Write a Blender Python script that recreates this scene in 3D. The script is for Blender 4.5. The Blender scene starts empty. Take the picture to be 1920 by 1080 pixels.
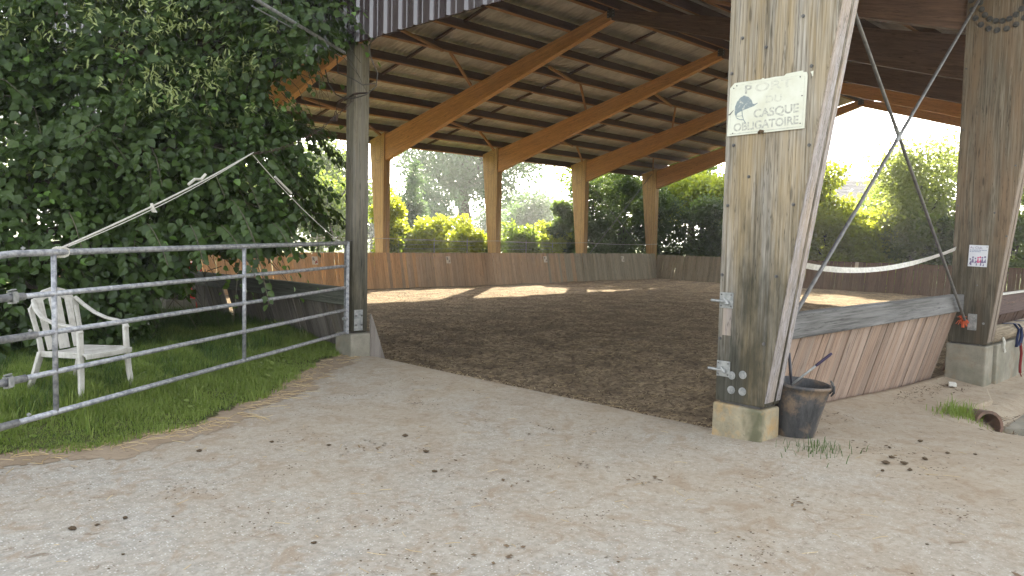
import bpy, math, random
import numpy as np
from mathutils import Vector, Matrix, Euler

random.seed(7); rng = np.random.default_rng(7)
sc = bpy.context.scene
COL = sc.collection
R = math.radians

# ---------------------------------------------------------------- camera
FOC = 1451.5; PHI = .7873; PITCH = .0645; ROLL = .0223; EYE = 2.0356
F = Vector((math.cos(PHI)*math.cos(PITCH), math.sin(PHI)*math.cos(PITCH), -math.sin(PITCH)))
R0 = F.cross(Vector((0, 0, 1))).normalized(); U0 = R0.cross(F)
R2 = R0*math.cos(ROLL)+U0*math.sin(ROLL); U2 = U0*math.cos(ROLL)-R0*math.sin(ROLL)
cd = bpy.data.cameras.new('camera'); cam = bpy.data.objects.new('camera', cd); COL.objects.link(cam)
cam.matrix_world = Matrix(((R2.x, U2.x, -F.x, 0), (R2.y, U2.y, -F.y, 0), (R2.z, U2.z, -F.z, EYE), (0, 0, 0, 1)))
cd.sensor_width = 36; cd.lens = FOC/1920*36; cd.clip_start = .05; cd.clip_end = 2000
sc.camera = cam

# ---------------------------------------------------------------- light
SUN_AZ = R(40); SUN_EL = R(28)
world = bpy.data.worlds.new('World'); sc.world = world; world.use_nodes = True
wt = world.node_tree; wt.nodes.clear()
sky = wt.nodes.new('ShaderNodeTexSky'); sky.sky_type = 'NISHITA'; sky.sun_disc = False
sky.sun_elevation = SUN_EL; sky.sun_rotation = R(90)-SUN_AZ
sky.air_density = 1.2; sky.dust_density = 2.6; sky.ozone_density = 1.0
bg = wt.nodes.new('ShaderNodeBackground'); bg.inputs[1].default_value = .15
wo = wt.nodes.new('ShaderNodeOutputWorld')
hsv = wt.nodes.new('ShaderNodeHueSaturation'); hsv.inputs['Saturation'].default_value = .30   # thin milky haze takes most of the blue out
wt.links.new(sky.outputs[0], hsv.inputs['Color']); wt.links.new(hsv.outputs[0], bg.inputs[0]); wt.links.new(bg.outputs[0], wo.inputs[0])
sl = bpy.data.lights.new('sun', 'SUN'); sl.energy = 5.0; sl.angle = R(.6); sl.color = (1, .90, .70)
so = bpy.data.objects.new('sun', sl); COL.objects.link(so)
sd = Vector((math.cos(SUN_EL)*math.cos(SUN_AZ), math.cos(SUN_EL)*math.sin(SUN_AZ), math.sin(SUN_EL)))
so.rotation_euler = sd.to_track_quat('Z', 'Y').to_euler(); so.location = (20, 20, 30)
sc.view_settings.view_transform = 'Standard'; sc.view_settings.look = 'None'
sc.view_settings.exposure = 2.42; sc.view_settings.gamma = 1; sc.view_settings.use_curve_mapping = False
sc.cycles.max_bounces = 6; sc.cycles.diffuse_bounces = 4; sc.cycles.glossy_bounces = 2
sc.cycles.transmission_bounces = 3; sc.cycles.transparent_max_bounces = 4

# ---------------------------------------------------------------- object helpers
WM = {}
def wm(o): return WM[o.name] if o is not None else Matrix.Identity(4)
def link(o, parent, M):
    COL.objects.link(o)
    if parent is not None:
        o.parent = parent; o.matrix_basis = wm(parent).inverted() @ M
    else: o.matrix_basis = M
    WM[o.name] = M.copy()
    return o
def tag(o, label=None, cat=None, group=None, kind=None):
    if label: o['label'] = label
    if cat: o['category'] = cat
    if group: o['group'] = group
    if kind: o['kind'] = kind
    return o
def thing(name, loc, label, cat, group=None):
    o = bpy.data.objects.new(name, None); o.empty_display_size = .2
    link(o, None, Matrix.Translation(loc)); return tag(o, label, cat, group)
def mesh_from(name, V, Fc, mat, smooth=False):
    me = bpy.data.meshes.new(name)
    me.from_pydata([tuple(v) for v in V], [], Fc)
    for m in (mat if isinstance(mat, (list, tuple)) else [mat]):
        if m is not None: me.materials.append(m)
    if smooth: me.polygons.foreach_set('use_smooth', [True]*len(me.polygons))
    me.update(); return me
def mk(name, V, Fc, mat, parent=None, origin=None, rot=None, smooth=False):
    """world-space vertices -> one mesh object with a local origin"""
    if origin is None: origin = np.mean(np.array([tuple(v) for v in V]), axis=0)
    M = Matrix.Translation(Vector([float(c) for c in origin]))
    if rot is not None: M = M @ rot.to_4x4()
    Mi = M.inverted()
    me = mesh_from(name, [Mi @ Vector([float(c) for c in v]) for v in V], Fc, mat, smooth)
    return link(bpy.data.objects.new(name, me), parent, M)
def inst(name, me, M, parent=None):
    return link(bpy.data.objects.new(name, me), parent, M)
def fast(name, V, T, mat, parent=None, smooth=False, k=None):
    """numpy mesh: V (n,3) world, T (m,k) faces; origin at the parent's"""
    k = T.shape[1]; off = np.array(wm(parent).translation) if parent is not None else np.zeros(3)
    me = bpy.data.meshes.new(name)
    me.vertices.add(len(V)); me.vertices.foreach_set('co', (V-off).astype(np.float32).ravel())
    me.loops.add(T.size); me.loops.foreach_set('vertex_index', T.astype(np.int32).ravel())
    me.polygons.add(len(T)); me.polygons.foreach_set('loop_start', np.arange(0, T.size, k, dtype=np.int32))
    me.polygons.foreach_set('loop_total', np.full(len(T), k, dtype=np.int32))
    if smooth: me.polygons.foreach_set('use_smooth', np.ones(len(T), dtype=bool))
    me.materials.append(mat); me.update(calc_edges=True)
    return link(bpy.data.objects.new(name, me), parent, Matrix.Translation(Vector(off.tolist())))

class MB:
    def __init__(s): s.V = []; s.F = []
    def add(s, V, Fc):
        n = len(s.V); s.V += [tuple(map(float, v)) for v in V]; s.F += [tuple(i+n for i in f) for f in Fc]; return s
    def hexa(s, P):  # 8 pts: bottom 4 ccw, top 4 ccw
        return s.add(P, [(3, 2, 1, 0), (4, 5, 6, 7), (0, 1, 5, 4), (1, 2, 6, 5), (2, 3, 7, 6), (3, 0, 4, 7)])
    def box(s, c, d, M=None):
        x, y, z = [q/2 for q in d]; P = [(-x, -y, -z), (x, -y, -z), (x, y, -z), (-x, y, -z), (-x, -y, z), (x, -y, z), (x, y, z), (-x, y, z)]
        M = M or Matrix.Identity(3)
        return s.hexa([Vector(c)+M @ Vector(p) for p in P])
    def beam(s, p, q, w, h, up=(0, 0, 1)):
        p = Vector(p); q = Vector(q); d = (q-p).normalized(); r = d.cross(Vector(up)).normalized(); u = r.cross(d)
        a, b = r*w/2, u*h/2
        return s.hexa([p-a-b, p+a-b, q+a-b, q-a-b, p-a+b, p+a+b, q+a+b, q-a+b])
    def tube(s, pts, r, n=8, caps=True, flat=None):
        pts = [Vector(p) for p in pts]; rs = r if isinstance(r, (list, tuple)) else [r]*len(pts)
        V = []; Fc = []; prev = None
        for i, p in enumerate(pts):
            d = (pts[min(i+1, len(pts)-1)]-pts[max(i-1, 0)]).normalized()
            if prev is None:
                a = d.cross(Vector((0, 0, 1)))
                if a.length < .1: a = d.cross(Vector((1, 0, 0)))
                a.normalize()
            else: a = (prev-d*prev.dot(d)).normalized()
            prev = a; b = d.cross(a)
            for k in range(n):
                t = 2*math.pi*k/n
                V.append(p+(a*math.cos(t)+b*math.sin(t)*(flat or 1))*rs[i])
        for i in range(len(pts)-1):
            for k in range(n):
                Fc.append((i*n+k, i*n+(k+1) % n, (i+1)*n+(k+1) % n, (i+1)*n+k))
        if caps:
            Fc.append(tuple(range(n-1, -1, -1))); Fc.append(tuple((len(pts)-1)*n+k for k in range(n)))
        return s.add(V, Fc)
    def prism(s, poly, axis, a0, a1):
        """poly of 2-d points in the plane normal to axis ('x': (y,z); 'y': (x,z); 'z': (x,y))"""
        def P(p, a): return {'x': (a, p[0], p[1]), 'y': (p[0], a, p[1]), 'z': (p[0], p[1], a)}[axis]
        n = len(poly); V = [P(p, a0) for p in poly]+[P(p, a1) for p in poly]
        return s.add(V, [tuple(range(n-1, -1, -1)), tuple(range(n, 2*n))]+[(i, (i+1) % n, n+(i+1) % n, n+i) for i in range(n)])
    def lathe(s, c, prof, n=24, cap=True):
        V = []; Fc = []
        for (r, z) in prof:
            for k in range(n): t = 2*math.pi*k/n; V.append((c[0]+r*math.cos(t), c[1]+r*math.sin(t), c[2]+z))
        for i in range(len(prof)-1):
            for k in range(n): Fc.append((i*n+k, i*n+(k+1) % n, (i+1)*n+(k+1) % n, (i+1)*n+k))
        if cap: Fc.append(tuple(range(n-1, -1, -1)))
        return s.add(V, Fc)
    def build(s, name, mat, parent=None, origin=None, rot=None, smooth=False):
        return mk(name, s.V, s.F, mat, parent, origin, rot, smooth)
def bevel(o, w=.006, seg=2):
    m = o.modifiers.new('bevel', 'BEVEL'); m.width = w; m.segments = seg; m.limit_method = 'ANGLE'; m.angle_limit = R(40)
    return o

# ---------------------------------------------------------------- materials
class NT:
    def __init__(s, name):
        s.m = bpy.data.materials.new(name); s.m.use_nodes = True; s.t = s.m.node_tree; s.t.nodes.clear()
        s.out = s.t.nodes.new('ShaderNodeOutputMaterial')
    def n(s, typ, **kw):
        nd = s.t.nodes.new('ShaderNode'+typ)
        for k, v in kw.items():
            if k.startswith('i_'):
                key = k[2:]; key = int(key) if key.isdigit() else key
                s.set(nd.inputs[key], v)
            else: setattr(nd, k, v)
        return nd
    def set(s, inp, v):
        if isinstance(v, bpy.types.NodeSocket): s.t.links.new(v, inp)
        else:
            if isinstance(v, (tuple, list)) and len(v) == 3 and inp.type == 'RGBA': v = (*v, 1)
            inp.default_value = v
    def math(s, op, a, b=0.0, c=None, clamp=False):
        nd = s.n('Math', operation=op, use_clamp=clamp); s.set(nd.inputs[0], a); s.set(nd.inputs[1], b)
        if c is not None: s.set(nd.inputs[2], c)
        return nd.outputs[0]
    def mix(s, f, a, b, mode='MIX'):
        nd = s.n('Mix', data_type='RGBA', blend_type=mode); s.set(nd.inputs[0], f); s.set(nd.inputs[6], a); s.set(nd.inputs[7], b)
        return nd.outputs[2]
    def ramp(s, f, stops, interp='LINEAR'):
        nd = s.n('ValToRGB'); cr = nd.color_ramp; cr.interpolation = interp
        while len(cr.elements) < len(stops): cr.elements.new(.5)
        for e, (p, c) in zip(cr.elements, stops):
            e.position = p; e.color = (*c, 1) if isinstance(c, (tuple, list)) else (c, c, c, 1)
        s.set(nd.inputs[0], f); return nd.outputs[0]
    def noise(s, vec, scale, detail=3, rough=.55, dist=0.0):
        nd = s.n('TexNoise'); s.set(nd.inputs['Vector'], vec); nd.inputs['Scale'].default_value = scale
        nd.inputs['Detail'].default_value = detail; nd.inputs['Roughness'].default_value = rough; nd.inputs['Distortion'].default_value = dist
        return nd.outputs['Fac']
    def voro(s, vec, scale, feature='F1', out='Distance'):
        nd = s.n('TexVoronoi', feature=feature); s.set(nd.inputs['Vector'], vec); nd.inputs['Scale'].default_value = scale
        return nd.outputs[out]
    def coords(s, rand=True, world=False):
        tc = s.n('TexCoord'); v = tc.outputs['Object']
        if world: return s.n('NewGeometry').outputs['Position']
        if rand:
            oi = s.n('ObjectInfo'); k = s.n('VectorMath', operation='SCALE'); s.set(k.inputs[0], (7.3, 3.1, 5.7)); s.set(k.inputs['Scale'], oi.outputs['Random'])
            k2 = s.n('VectorMath', operation='SCALE'); s.set(k2.inputs[0], k.outputs[0]); k2.inputs['Scale'].default_value = 6
            a = s.n('VectorMath', operation='ADD'); s.set(a.inputs[0], v); s.set(a.inputs[1], k2.outputs[0]); v = a.outputs[0]
        return v
    def scaled(s, v, sc_):
        m = s.n('VectorMath', operation='MULTIPLY'); s.set(m.inputs[0], v); m.inputs[1].default_value = sc_; return m.outputs[0]
    def bump(s, h, strength=.3, dist=.01, normal=None):
        b = s.n('Bump'); b.inputs['Strength'].default_value = strength; b.inputs['Distance'].default_value = dist
        s.set(b.inputs['Height'], h)
        if normal is not None: s.set(b.inputs['Normal'], normal)
        return b.outputs[0]
    def bsdf(s, col, rough=.8, normal=None, metal=0.0, spec=.3):
        b = s.n('BsdfPrincipled'); s.set(b.inputs['Base Color'], col); s.set(b.inputs['Roughness'], rough); b.inputs['Metallic'].default_value = metal
        b.inputs['Specular IOR Level'].default_value = spec
        if normal is not None: s.set(b.inputs['Normal'], normal)
        s.t.links.new(b.outputs[0], s.out.inputs[0]); return b

def wood(name, a, b, c, axis='z', lam=0.0, lam_axis='y', lam_amt=.35, blotch=.5, rough=.8, knots=.6, moss=0.0, var=.25, grain=1.0, bmp=.35):
    """a light, b dark grain, c blotch colour; grain runs along axis of the object"""
    t = NT(name); v = t.coords(); ax = 'xyz'.index(axis)
    s1 = [55.0*grain]*3; s1[ax] = 1.6; s2 = [5.0]*3; s2[ax] = .55; s3 = [150.0*grain]*3; s3[ax] = 5.0; sk = [9.0]*3; sk[ax] = 1.7
    g1 = t.noise(t.scaled(v, s1), 1, 4, .6, .3); g3 = t.noise(t.scaled(v, s3), 1, 2, .5); g2 = t.noise(t.scaled(v, s2), 1, 4, .6)
    col = t.mix(t.ramp(g1, [(.35, 0.0), (.68, 1.0)]), b, a)
    col = t.mix(t.math('MULTIPLY', t.ramp(g3, [(.35, 1.0), (.5, 0.0)]), .35), col, tuple(x*.55 for x in b))
    col = t.mix(t.math('MULTIPLY', t.ramp(g2, [(.42, 0.0), (.66, 1.0)]), blotch), col, c)
    if lam > 0:
        sp = t.n('SeparateXYZ'); tc = t.n('TexCoord'); t.set(sp.inputs[0], tc.outputs['Object'])
        x = t.math('DIVIDE', sp.outputs['xyz'.index(lam_axis)], lam)
        wn = t.n('TexWhiteNoise', noise_dimensions='1D'); t.set(wn.inputs['W'], t.math('FLOOR', x))
        k = t.math('MULTIPLY_ADD', wn.outputs['Value'], lam_amt, 1-lam_amt*.5)
        vm = t.n('VectorMath', operation='SCALE'); t.set(vm.inputs[0], col); t.set(vm.inputs['Scale'], k); col = vm.outputs[0]
        fr = t.math('ABSOLUTE', t.math('SUBTRACT', t.math('FRACT', x), .5))
        col = t.mix(t.math('MULTIPLY', t.ramp(fr, [(.47, 0.0), (.497, 1.0)]), .45), col, tuple(q*.4 for q in b))
    ck = t.noise(t.scaled(v, tuple([16.0 if i != ax else .45 for i in range(3)])), 1, 5, .6, .2); ca = t.math('ABSOLUTE', t.math('SUBTRACT', ck, .52))
    col = t.mix(t.math('MULTIPLY', t.ramp(ca, [(.002, 1.0), (.009, 0.0)]), .75), col, tuple(x*.22 for x in b))
    if knots:
        kn = t.voro(t.scaled(v, sk), 1); col = t.mix(t.math('MULTIPLY', t.ramp(kn, [(.06, 1.0), (.14, 0.0)]), knots), col, tuple(x*.4 for x in b))
    if moss:
        sp = t.n('SeparateXYZ'); tc = t.n('TexCoord'); t.set(sp.inputs[0], tc.outputs['Object'])
        ns = t.noise(t.scaled(v, (4, 4, 1.2)), 1, 5, .65)
        hz = t.math('SUBTRACT', t.math('MULTIPLY_ADD', ns, 2.6, -.15), t.math('MULTIPLY', sp.outputs[2], .62), clamp=True)
        col = t.mix(t.math('MULTIPLY', hz, moss), col, (.019, .020, .013))
    oi = t.n('ObjectInfo'); hv = t.n('HueSaturation'); hv.inputs['Saturation'].default_value = 1
    t.set(hv.inputs['Value'], t.math('MULTIPLY_ADD', oi.outputs['Random'], var, 1-var*.5)); t.set(hv.inputs['Color'], col)
    t.bsdf(hv.outputs[0], rough, t.bump(g1, bmp, .006), spec=.25); return t.m

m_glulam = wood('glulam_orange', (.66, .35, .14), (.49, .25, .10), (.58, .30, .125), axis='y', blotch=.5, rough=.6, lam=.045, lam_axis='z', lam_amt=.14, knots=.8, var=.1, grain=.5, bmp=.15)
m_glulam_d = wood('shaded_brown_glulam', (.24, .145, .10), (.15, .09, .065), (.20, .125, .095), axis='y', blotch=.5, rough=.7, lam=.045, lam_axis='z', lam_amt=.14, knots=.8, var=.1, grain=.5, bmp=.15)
m_column = wood('glulam_column', (.62, .42, .19), (.44, .27, .11), (.56, .34, .14), lam=.045, lam_axis='y', lam_amt=.25, blotch=.6, rough=.7, knots=.6, var=.12, grain=.6)
m_post_w = wood('weathered_post_wood', (.41, .375, .32), (.15, .125, .09), (.38, .28, .145), lam=.14, lam_axis='y', lam_amt=.28, blotch=.75, knots=.7, moss=.84, var=.1)
m_post_b = wood('weathered_brown_post_wood', (.33, .285, .215), (.13, .10, .07), (.27, .18, .11), lam=.10, lam_axis='y', lam_amt=.34, blotch=.8, knots=.7, moss=.7, var=.1)
m_post_w2 = wood('weathered_grey_post_wood', (.235, .20, .135), (.09, .076, .052), (.19, .175, .15), blotch=.7, knots=.8, moss=.7, var=.05)
m_purlin = wood('purlin_wood', (.13, .082, .068), (.08, .052, .045), (.11, .075, .066), axis='x', blotch=.5, knots=.5, var=.2)
m_brace = wood('brace_wood', (.42, .23, .11), (.28, .14, .065), (.34, .19, .10), axis='x', blotch=.4, var=.3)
m_bd_orange = wood('orange_board_wood', (.66, .38, .17), (.48, .26, .11), (.56, .34, .17), blotch=.6, knots=1, var=.3, grain=.7)
m_bd_brown = wood('brown_board_wood', (.49, .325, .19), (.34, .215, .125), (.42, .30, .20), blotch=.7, knots=1, var=.3, grain=.7)
m_bd_grey = wood('grey_board_wood', (.38, .325, .225), (.255, .205, .14), (.32, .28, .21), blotch=.7, knots=.9, var=.3, grain=.7)
m_bd_red = wood('reddish_board_wood', (.22, .135, .09), (.135, .08, .055), (.17, .11, .08), blotch=.6, knots=.8, var=.3, grain=.7)
m_bd_pink = wood('sun_bleached_pink_board_wood', (.40, .285, .21), (.24, .16, .115), (.33, .265, .22), blotch=.75, knots=.7, var=.35, grain=.8)
m_bd_grey2 = wood('grey_brown_board_wood', (.25, .21, .165), (.14, .115, .09), (.20, .18, .15), blotch=.7, knots=.6, var=.3)
m_bd_dark = wood('dark_weathered_board_wood', (.23, .20, .17), (.12, .10, .085), (.27, .24, .21), blotch=.7, knots=.6, var=.4)
m_beam = wood('grey_beam_wood', (.175, .17, .16), (.075, .072, .068), (.25, .245, .24), axis='x', blotch=.7, knots=.5, var=.1)
m_beam_y = wood('grey_green_beam_wood', (.17, .17, .14), (.085, .085, .068), (.13, .14, .10), axis='y', blotch=.7, knots=.4, var=.1)
m_log = wood('pale_log_wood', (.33, .27, .19), (.18, .14, .095), (.26, .22, .16), axis='x', blotch=.7, knots=.5, var=.1)

m_pale = wood('bleached_sky_lit_wood', (.46, .425, .43), (.27, .235, .21), (.42, .31, .20), blotch=.6, knots=.2, moss=.25, var=.05)
m_paleb = wood('bleached_sky_lit_brown_wood', (.33, .27, .21), (.17, .13, .10), (.28, .22, .17), blotch=.6, knots=.2, moss=.2, var=.05)
def simple(name, col, rough=.6, metal=0.0, ns=0.0, nscale=8, col2=None, bmp=0.0, spec=.4):
    t = NT(name); v = t.coords(); c = col; nrm = None
    if col2 is not None or bmp:
        f = t.noise(v, nscale, 5, .6)
        if col2 is not None: c = t.mix(t.ramp(f, [(.38, 0.0), (.62, 1.0)]), col, col2)
        if bmp: nrm = t.bump(t.noise(v, nscale*4, 4, .6), bmp, .005)
    t.bsdf(c, rough, nrm, metal, spec); return t.m
m_galv = simple('galvanised_steel', (.22, .225, .24), .5, .5, nscale=26, col2=(.44, .44, .45), bmp=.12)
m_steel = simple('grey_steel_plate', (.22, .225, .22), .6, .4, nscale=24, col2=(.36, .36, .34), bmp=.1)
m_dsteel = simple('dark_steel', (.10, .095, .095), .5, .6, nscale=20, col2=(.16, .15, .14))
m_rust = simple('rusty_steel', (.075, .042, .028), .85, .2, nscale=15, col2=(.04, .028, .02), bmp=.3)
m_rope = simple('pale_rope', (.55, .53, .47), .9, nscale=60, col2=(.40, .38, .32), bmp=.5)
m_tape = simple('white_tape', (.66, .64, .58), .7, nscale=30, col2=(.5, .48, .42))
m_cable = simple('dark_cable', (.055, .045, .035), .6)
m_orange = simple('orange_twine', (.62, .13, .05), .9, nscale=40, col2=(.45, .09, .04))
m_blue = simple('dark_blue_webbing', (.018, .026, .07), .75)
m_red = simple('dark_red_strap', (.20, .02, .02), .7)
m_redpl = simple('red_plastic', (.60, .03, .03), .4)
m_black = simple('black_rubber', (.028, .028, .03), .55, nscale=9, col2=(.085, .075, .065), bmp=.2)
m_stick = simple('dark_painted_handle', (.04, .038, .045), .4)
m_sheet = None
def concrete(name, a=(.25, .225, .165), b=(.13, .12, .085), green=(.05, .056, .03), rust=(.34, .20, .10), gamt=.6):
    t = NT(name); v = t.coords()
    f = t.noise(v, 3.2, 5, .65); g = t.noise(v, 1.9, 4, .6, .6); fn = t.noise(v, 60, 4, .7); h = t.noise(v, 6, 4, .6)
    c = t.mix(t.ramp(f, [(.35, 0.0), (.65, 1.0)]), a, b)
    c = t.mix(t.math('MULTIPLY', t.ramp(g, [(.52, 0.0), (.66, 1.0)]), gamt), c, green)
    c = t.mix(t.math('MULTIPLY', t.ramp(h, [(.52, 0.0), (.68, 1.0)]), .7), c, rust)
    c = t.mix(t.math('MULTIPLY', t.ramp(fn, [(.3, 1.0), (.42, 0.0)]), .4), c, (.08, .075, .06))
    vo = t.voro(v, 38); c = t.mix(t.math('MULTIPLY', t.ramp(vo, [(.07, 1.0), (.12, 0.0)]), .5), c, (.09, .08, .06))
    t.bsdf(c, .95, t.bump(t.math('ADD', t.math('MULTIPLY', fn, .5), t.math('MULTIPLY', vo, .4)), .45, .006), spec=.15); return t.m
m_conc = concrete('mossy_concrete', (.36, .31, .21), (.20, .175, .12), (.06, .068, .035), (.42, .26, .11), .7)
m_conc2 = concrete('plain_concrete', (.29, .265, .21), (.19, .175, .135), (.13, .13, .09), (.23, .18, .12), .4)

# fibre-cement roof sheets
t = NT('fibre_cement_roof'); v = t.coords()
f = t.noise(v, 1.5, 4, .6); g = t.noise(t.scaled(v, (14, 1.5, 14)), 1, 3, .6)
c = t.mix(t.ramp(f, [(.35, 0.0), (.65, 1.0)]), (.64, .60, .55), (.48, .45, .41)); c = t.mix(t.math('MULTIPLY', t.ramp(g, [(.5, 0.0), (.7, 1.0)]), .35), c, (.20, .17, .145))
t.bsdf(c, .85, t.bump(t.noise(v, 50, 3), .15, .004)); m_roof = t.m
# painted trapezoid cladding
t = NT('brown_painted_cladding'); v = t.coords(); f = t.noise(t.scaled(v, (3, 3, .8)), 1, 4, .6)
t.bsdf(t.mix(t.ramp(f, [(.35, 0.0), (.65, 1.0)]), (.040, .029, .031), (.060, .044, .045)), t.math('MULTIPLY_ADD', f, .15, .12), None, .0, .9); m_clad = t.m

# leaves
def leafmat(name, a, b, tr, tf=.4, rough=.45, spec=.4, back=None):
    t = NT(name); g = t.n('NewGeometry'); rnd = g.outputs['Random Per Island']
    c = t.mix(rnd, a, b); pos = g.outputs['Position']
    cl = t.noise(pos, .9, 3, .6); c = t.mix(t.math('MULTIPLY', t.ramp(cl, [(.4, 0.0), (.62, 1.0)]), .5), c, tuple((x+y)*.6 for x, y in zip(a, b)))
    p = t.n('BsdfPrincipled'); t.set(p.inputs['Base Color'], c); p.inputs['Roughness'].default_value = rough; p.inputs['Specular IOR Level'].default_value = spec
    tl = t.n('BsdfTranslucent'); t.set(tl.inputs[0], t.mix(rnd, tr, tuple(x*.75 for x in tr)))
    mx = t.n('MixShader'); mx.inputs[0].default_value = tf
    t.t.links.new(p.outputs[0], mx.inputs[1]); t.t.links.new(tl.outputs[0], mx.inputs[2]); t.t.links.new(mx.outputs[0], t.out.inputs[0]); return t.m
m_lime = leafmat('lime_leaf', (.018, .038, .009), (.058, .092, .020), (.16, .26, .03), .25, .38, .3)
m_limen = leafmat('young_lime_leaf', (.07, .14, .02), (.11, .20, .03), (.22, .38, .05), .3, .4, .5)
m_bract = leafmat('lime_bract', (.17, .22, .07), (.30, .34, .13), (.45, .5, .12), .25, .5, .4)
m_l_dark = leafmat('dark_tree_leaf', (.028, .052, .017), (.05, .085, .025), (.22, .32, .05), .4)
m_l_mid = leafmat('mid_tree_leaf', (.05, .09, .022), (.085, .13, .03), (.34, .46, .05), .5)
m_l_yel = leafmat('yellow_tree_leaf', (.12, .18, .025), (.19, .24, .03), (.62, .68, .05), .55)
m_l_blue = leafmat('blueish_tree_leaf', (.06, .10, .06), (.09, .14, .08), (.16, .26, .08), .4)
m_l_olive = leafmat('olive_tree_leaf', (.08, .11, .04), (.15, .18, .07), (.42, .50, .10), .5)
m_grass = leafmat('grass_blade', (.10, .155, .028), (.25, .29, .08), (.30, .44, .06), .32, .6, .2)
m_grassd = leafmat('long_grass_blade', (.035, .07, .018), (.075, .125, .03), (.13, .22, .03), .3, .6, .2)
m_straw = leafmat('dry_straw', (.42, .30, .15), (.58, .46, .27), (.3, .2, .1), .1, .8, .1)
m_bark = simple('bark', (.085, .065, .045), .95, nscale=12, col2=(.045, .036, .028), bmp=.8, spec=.1)
m_twig = simple('twig_bark', (.10, .09, .05), .9, nscale=12, col2=(.06, .05, .035))

# arena footing
t = NT('arena_footing'); v = t.coords(world=True)
n1 = t.noise(v, 1.3, 5, .62); n2 = t.noise(t.scaled(v, (9, 9, 9)), 1, 5, .7, .4); n3 = t.noise(v, 45, 4, .7)
c = t.mix(t.ramp(n2, [(.40, 0.0), (.58, 1.0)]), (.155, .115, .075), (.38, .29, .185))
c = t.mix(t.math('MULTIPLY', t.ramp(n1, [(.42, 0.0), (.60, 1.0)]), .6), c, (.105, .076, .05))
c = t.mix(t.math('MULTIPLY', t.ramp(n3, [(.60, 0.0), (.70, 1.0)]), .55), c, (.33, .25, .15))
t.bsdf(c, 1, t.bump(t.math('ADD', n2, t.math('MULTIPLY', n3, .5)), .9, .035), spec=.05); m_soil = t.m

# path: sandy concrete with pale aggregate
t = NT('sandy_path'); v = t.coords(world=True)
sp = t.n('SeparateXYZ'); t.set(sp.inputs[0], v)
big = t.noise(v, .55, 5, .62, .5); med = t.noise(v, 2.6, 6, .68, .8); fin = t.noise(v, 26, 5, .72); vf = t.noise(v, 130, 3, .7)
con = t.mix(t.ramp(fin, [(.40, 0.0), (.58, 1.0)]), (.40, .37, .32), (.29, .27, .23))
agg = t.n('TexVoronoi'); t.set(agg.inputs['Vector'], t.scaled(v, (1, 1, .01))); agg.inputs['Scale'].default_value = 62; agg.inputs['Randomness'].default_value = 1
cs = t.n('SeparateColor'); t.set(cs.inputs[0], agg.outputs['Color'])
small = t.ramp(agg.outputs['Distance'], [(.20, 1.0), (.36, 0.0)])
white = t.math('MULTIPLY', small, t.ramp(cs.outputs[0], [(.58, 0.0), (.64, 1.0)])); dark = t.math('MULTIPLY', small, t.ramp(cs.outputs[1], [(.80, 0.0), (.84, 1.0)]))
con = t.mix(t.math('MULTIPLY', white, .9), con, (.66, .64, .60)); con = t.mix(t.math('MULTIPLY', dark, .5), con, (.13, .12, .105))
sand = t.mix(t.ramp(med, [(.35, 0.0), (.65, 1.0)]), (.39, .32, .225), (.32, .255, .18)); sand = t.mix(t.math('MULTIPLY', t.ramp(fin, [(.52, 0.0), (.7, 1.0)]), .5), sand, (.20, .145, .095))
# more sand towards the hall
prox = t.math('MULTIPLY_ADD', sp.outputs[0], .10, t.math('MULTIPLY', sp.outputs[1], .012))
sm = t.math('ADD', t.math('MULTIPLY', big, 1.1), t.math('ADD', t.math('MULTIPLY', med, .9), prox))
smr = t.ramp(sm, [(.0, 0.0), (1.0, 1.0)])
sfac = t.n('MapRange'); t.set(sfac.inputs[0], sm); sfac.inputs[1].default_value = 1.0; sfac.inputs[2].default_value = 1.75
c = t.mix(t.math('MULTIPLY', sfac.outputs[0], t.math('MULTIPLY_ADD', fin, .8, .5), clamp=True), con, sand)
bl = t.noise(t.scaled(v, (1.0, 1.0, 1)), 4.2, 7, .78, .9); c = t.mix(t.math('MULTIPLY', t.ramp(bl, [(.525, 0.0), (.60, 1.0)]), .55), c, (.27, .195, .125))
dk = t.noise(t.scaled(v, (1.0, 1.0, 1)), 7.5, 7, .8, 1.2)
c = t.mix(t.math('MULTIPLY', t.ramp(dk, [(.585, 0.0), (.64, 1.0)]), .65), c, (.16, .115, .075))
hb = t.math('ADD', t.math('MULTIPLY', fin, .7), t.math('ADD', t.math('MULTIPLY', vf, .4), t.math('MULTIPLY', small, .15)))
t.bsdf(c, .95, t.bump(hb, .9, .012), spec=.15); m_path = t.m
# dirt next to grass
t = NT('bare_dirt'); v = t.coords(world=True); a = t.noise(v, 3, 6, .7, .6); b = t.noise(v, 30, 4, .7)
c = t.mix(t.ramp(a, [(.35, 0.0), (.6, 1.0)]), (.33, .26, .185), (.25, .19, .13)); c = t.mix(t.math('MULTIPLY', t.ramp(b, [(.55, 0.0), (.7, 1.0)]), .6), c, (.12, .085, .055))
t.bsdf(c, 1, t.bump(t.math('ADD', a, b), .7, .015), spec=.05); m_dirt = t.m
t = NT('meadow'); v = t.coords(world=True); a = t.noise(v, .15, 5, .6); b = t.noise(v, 3, 5, .7)
c = t.mix(t.ramp(a, [(.35, 0.0), (.65, 1.0)]), (.075, .11, .03), (.13, .145, .05)); c = t.mix(t.math('MULTIPLY', b, .4), c, (.05, .07, .02)); t.bsdf(c, 1, None, spec=.05); m_meadow = t.m
m_sand = simple('pale_sand', (.48, .43, .34), .95, nscale=2, col2=(.42, .37, .29))

m_thatch = simple('grass_thatch', (.045, .065, .018), 1, nscale=9, col2=(.085, .085, .035), bmp=.6, spec=.05)
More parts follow.
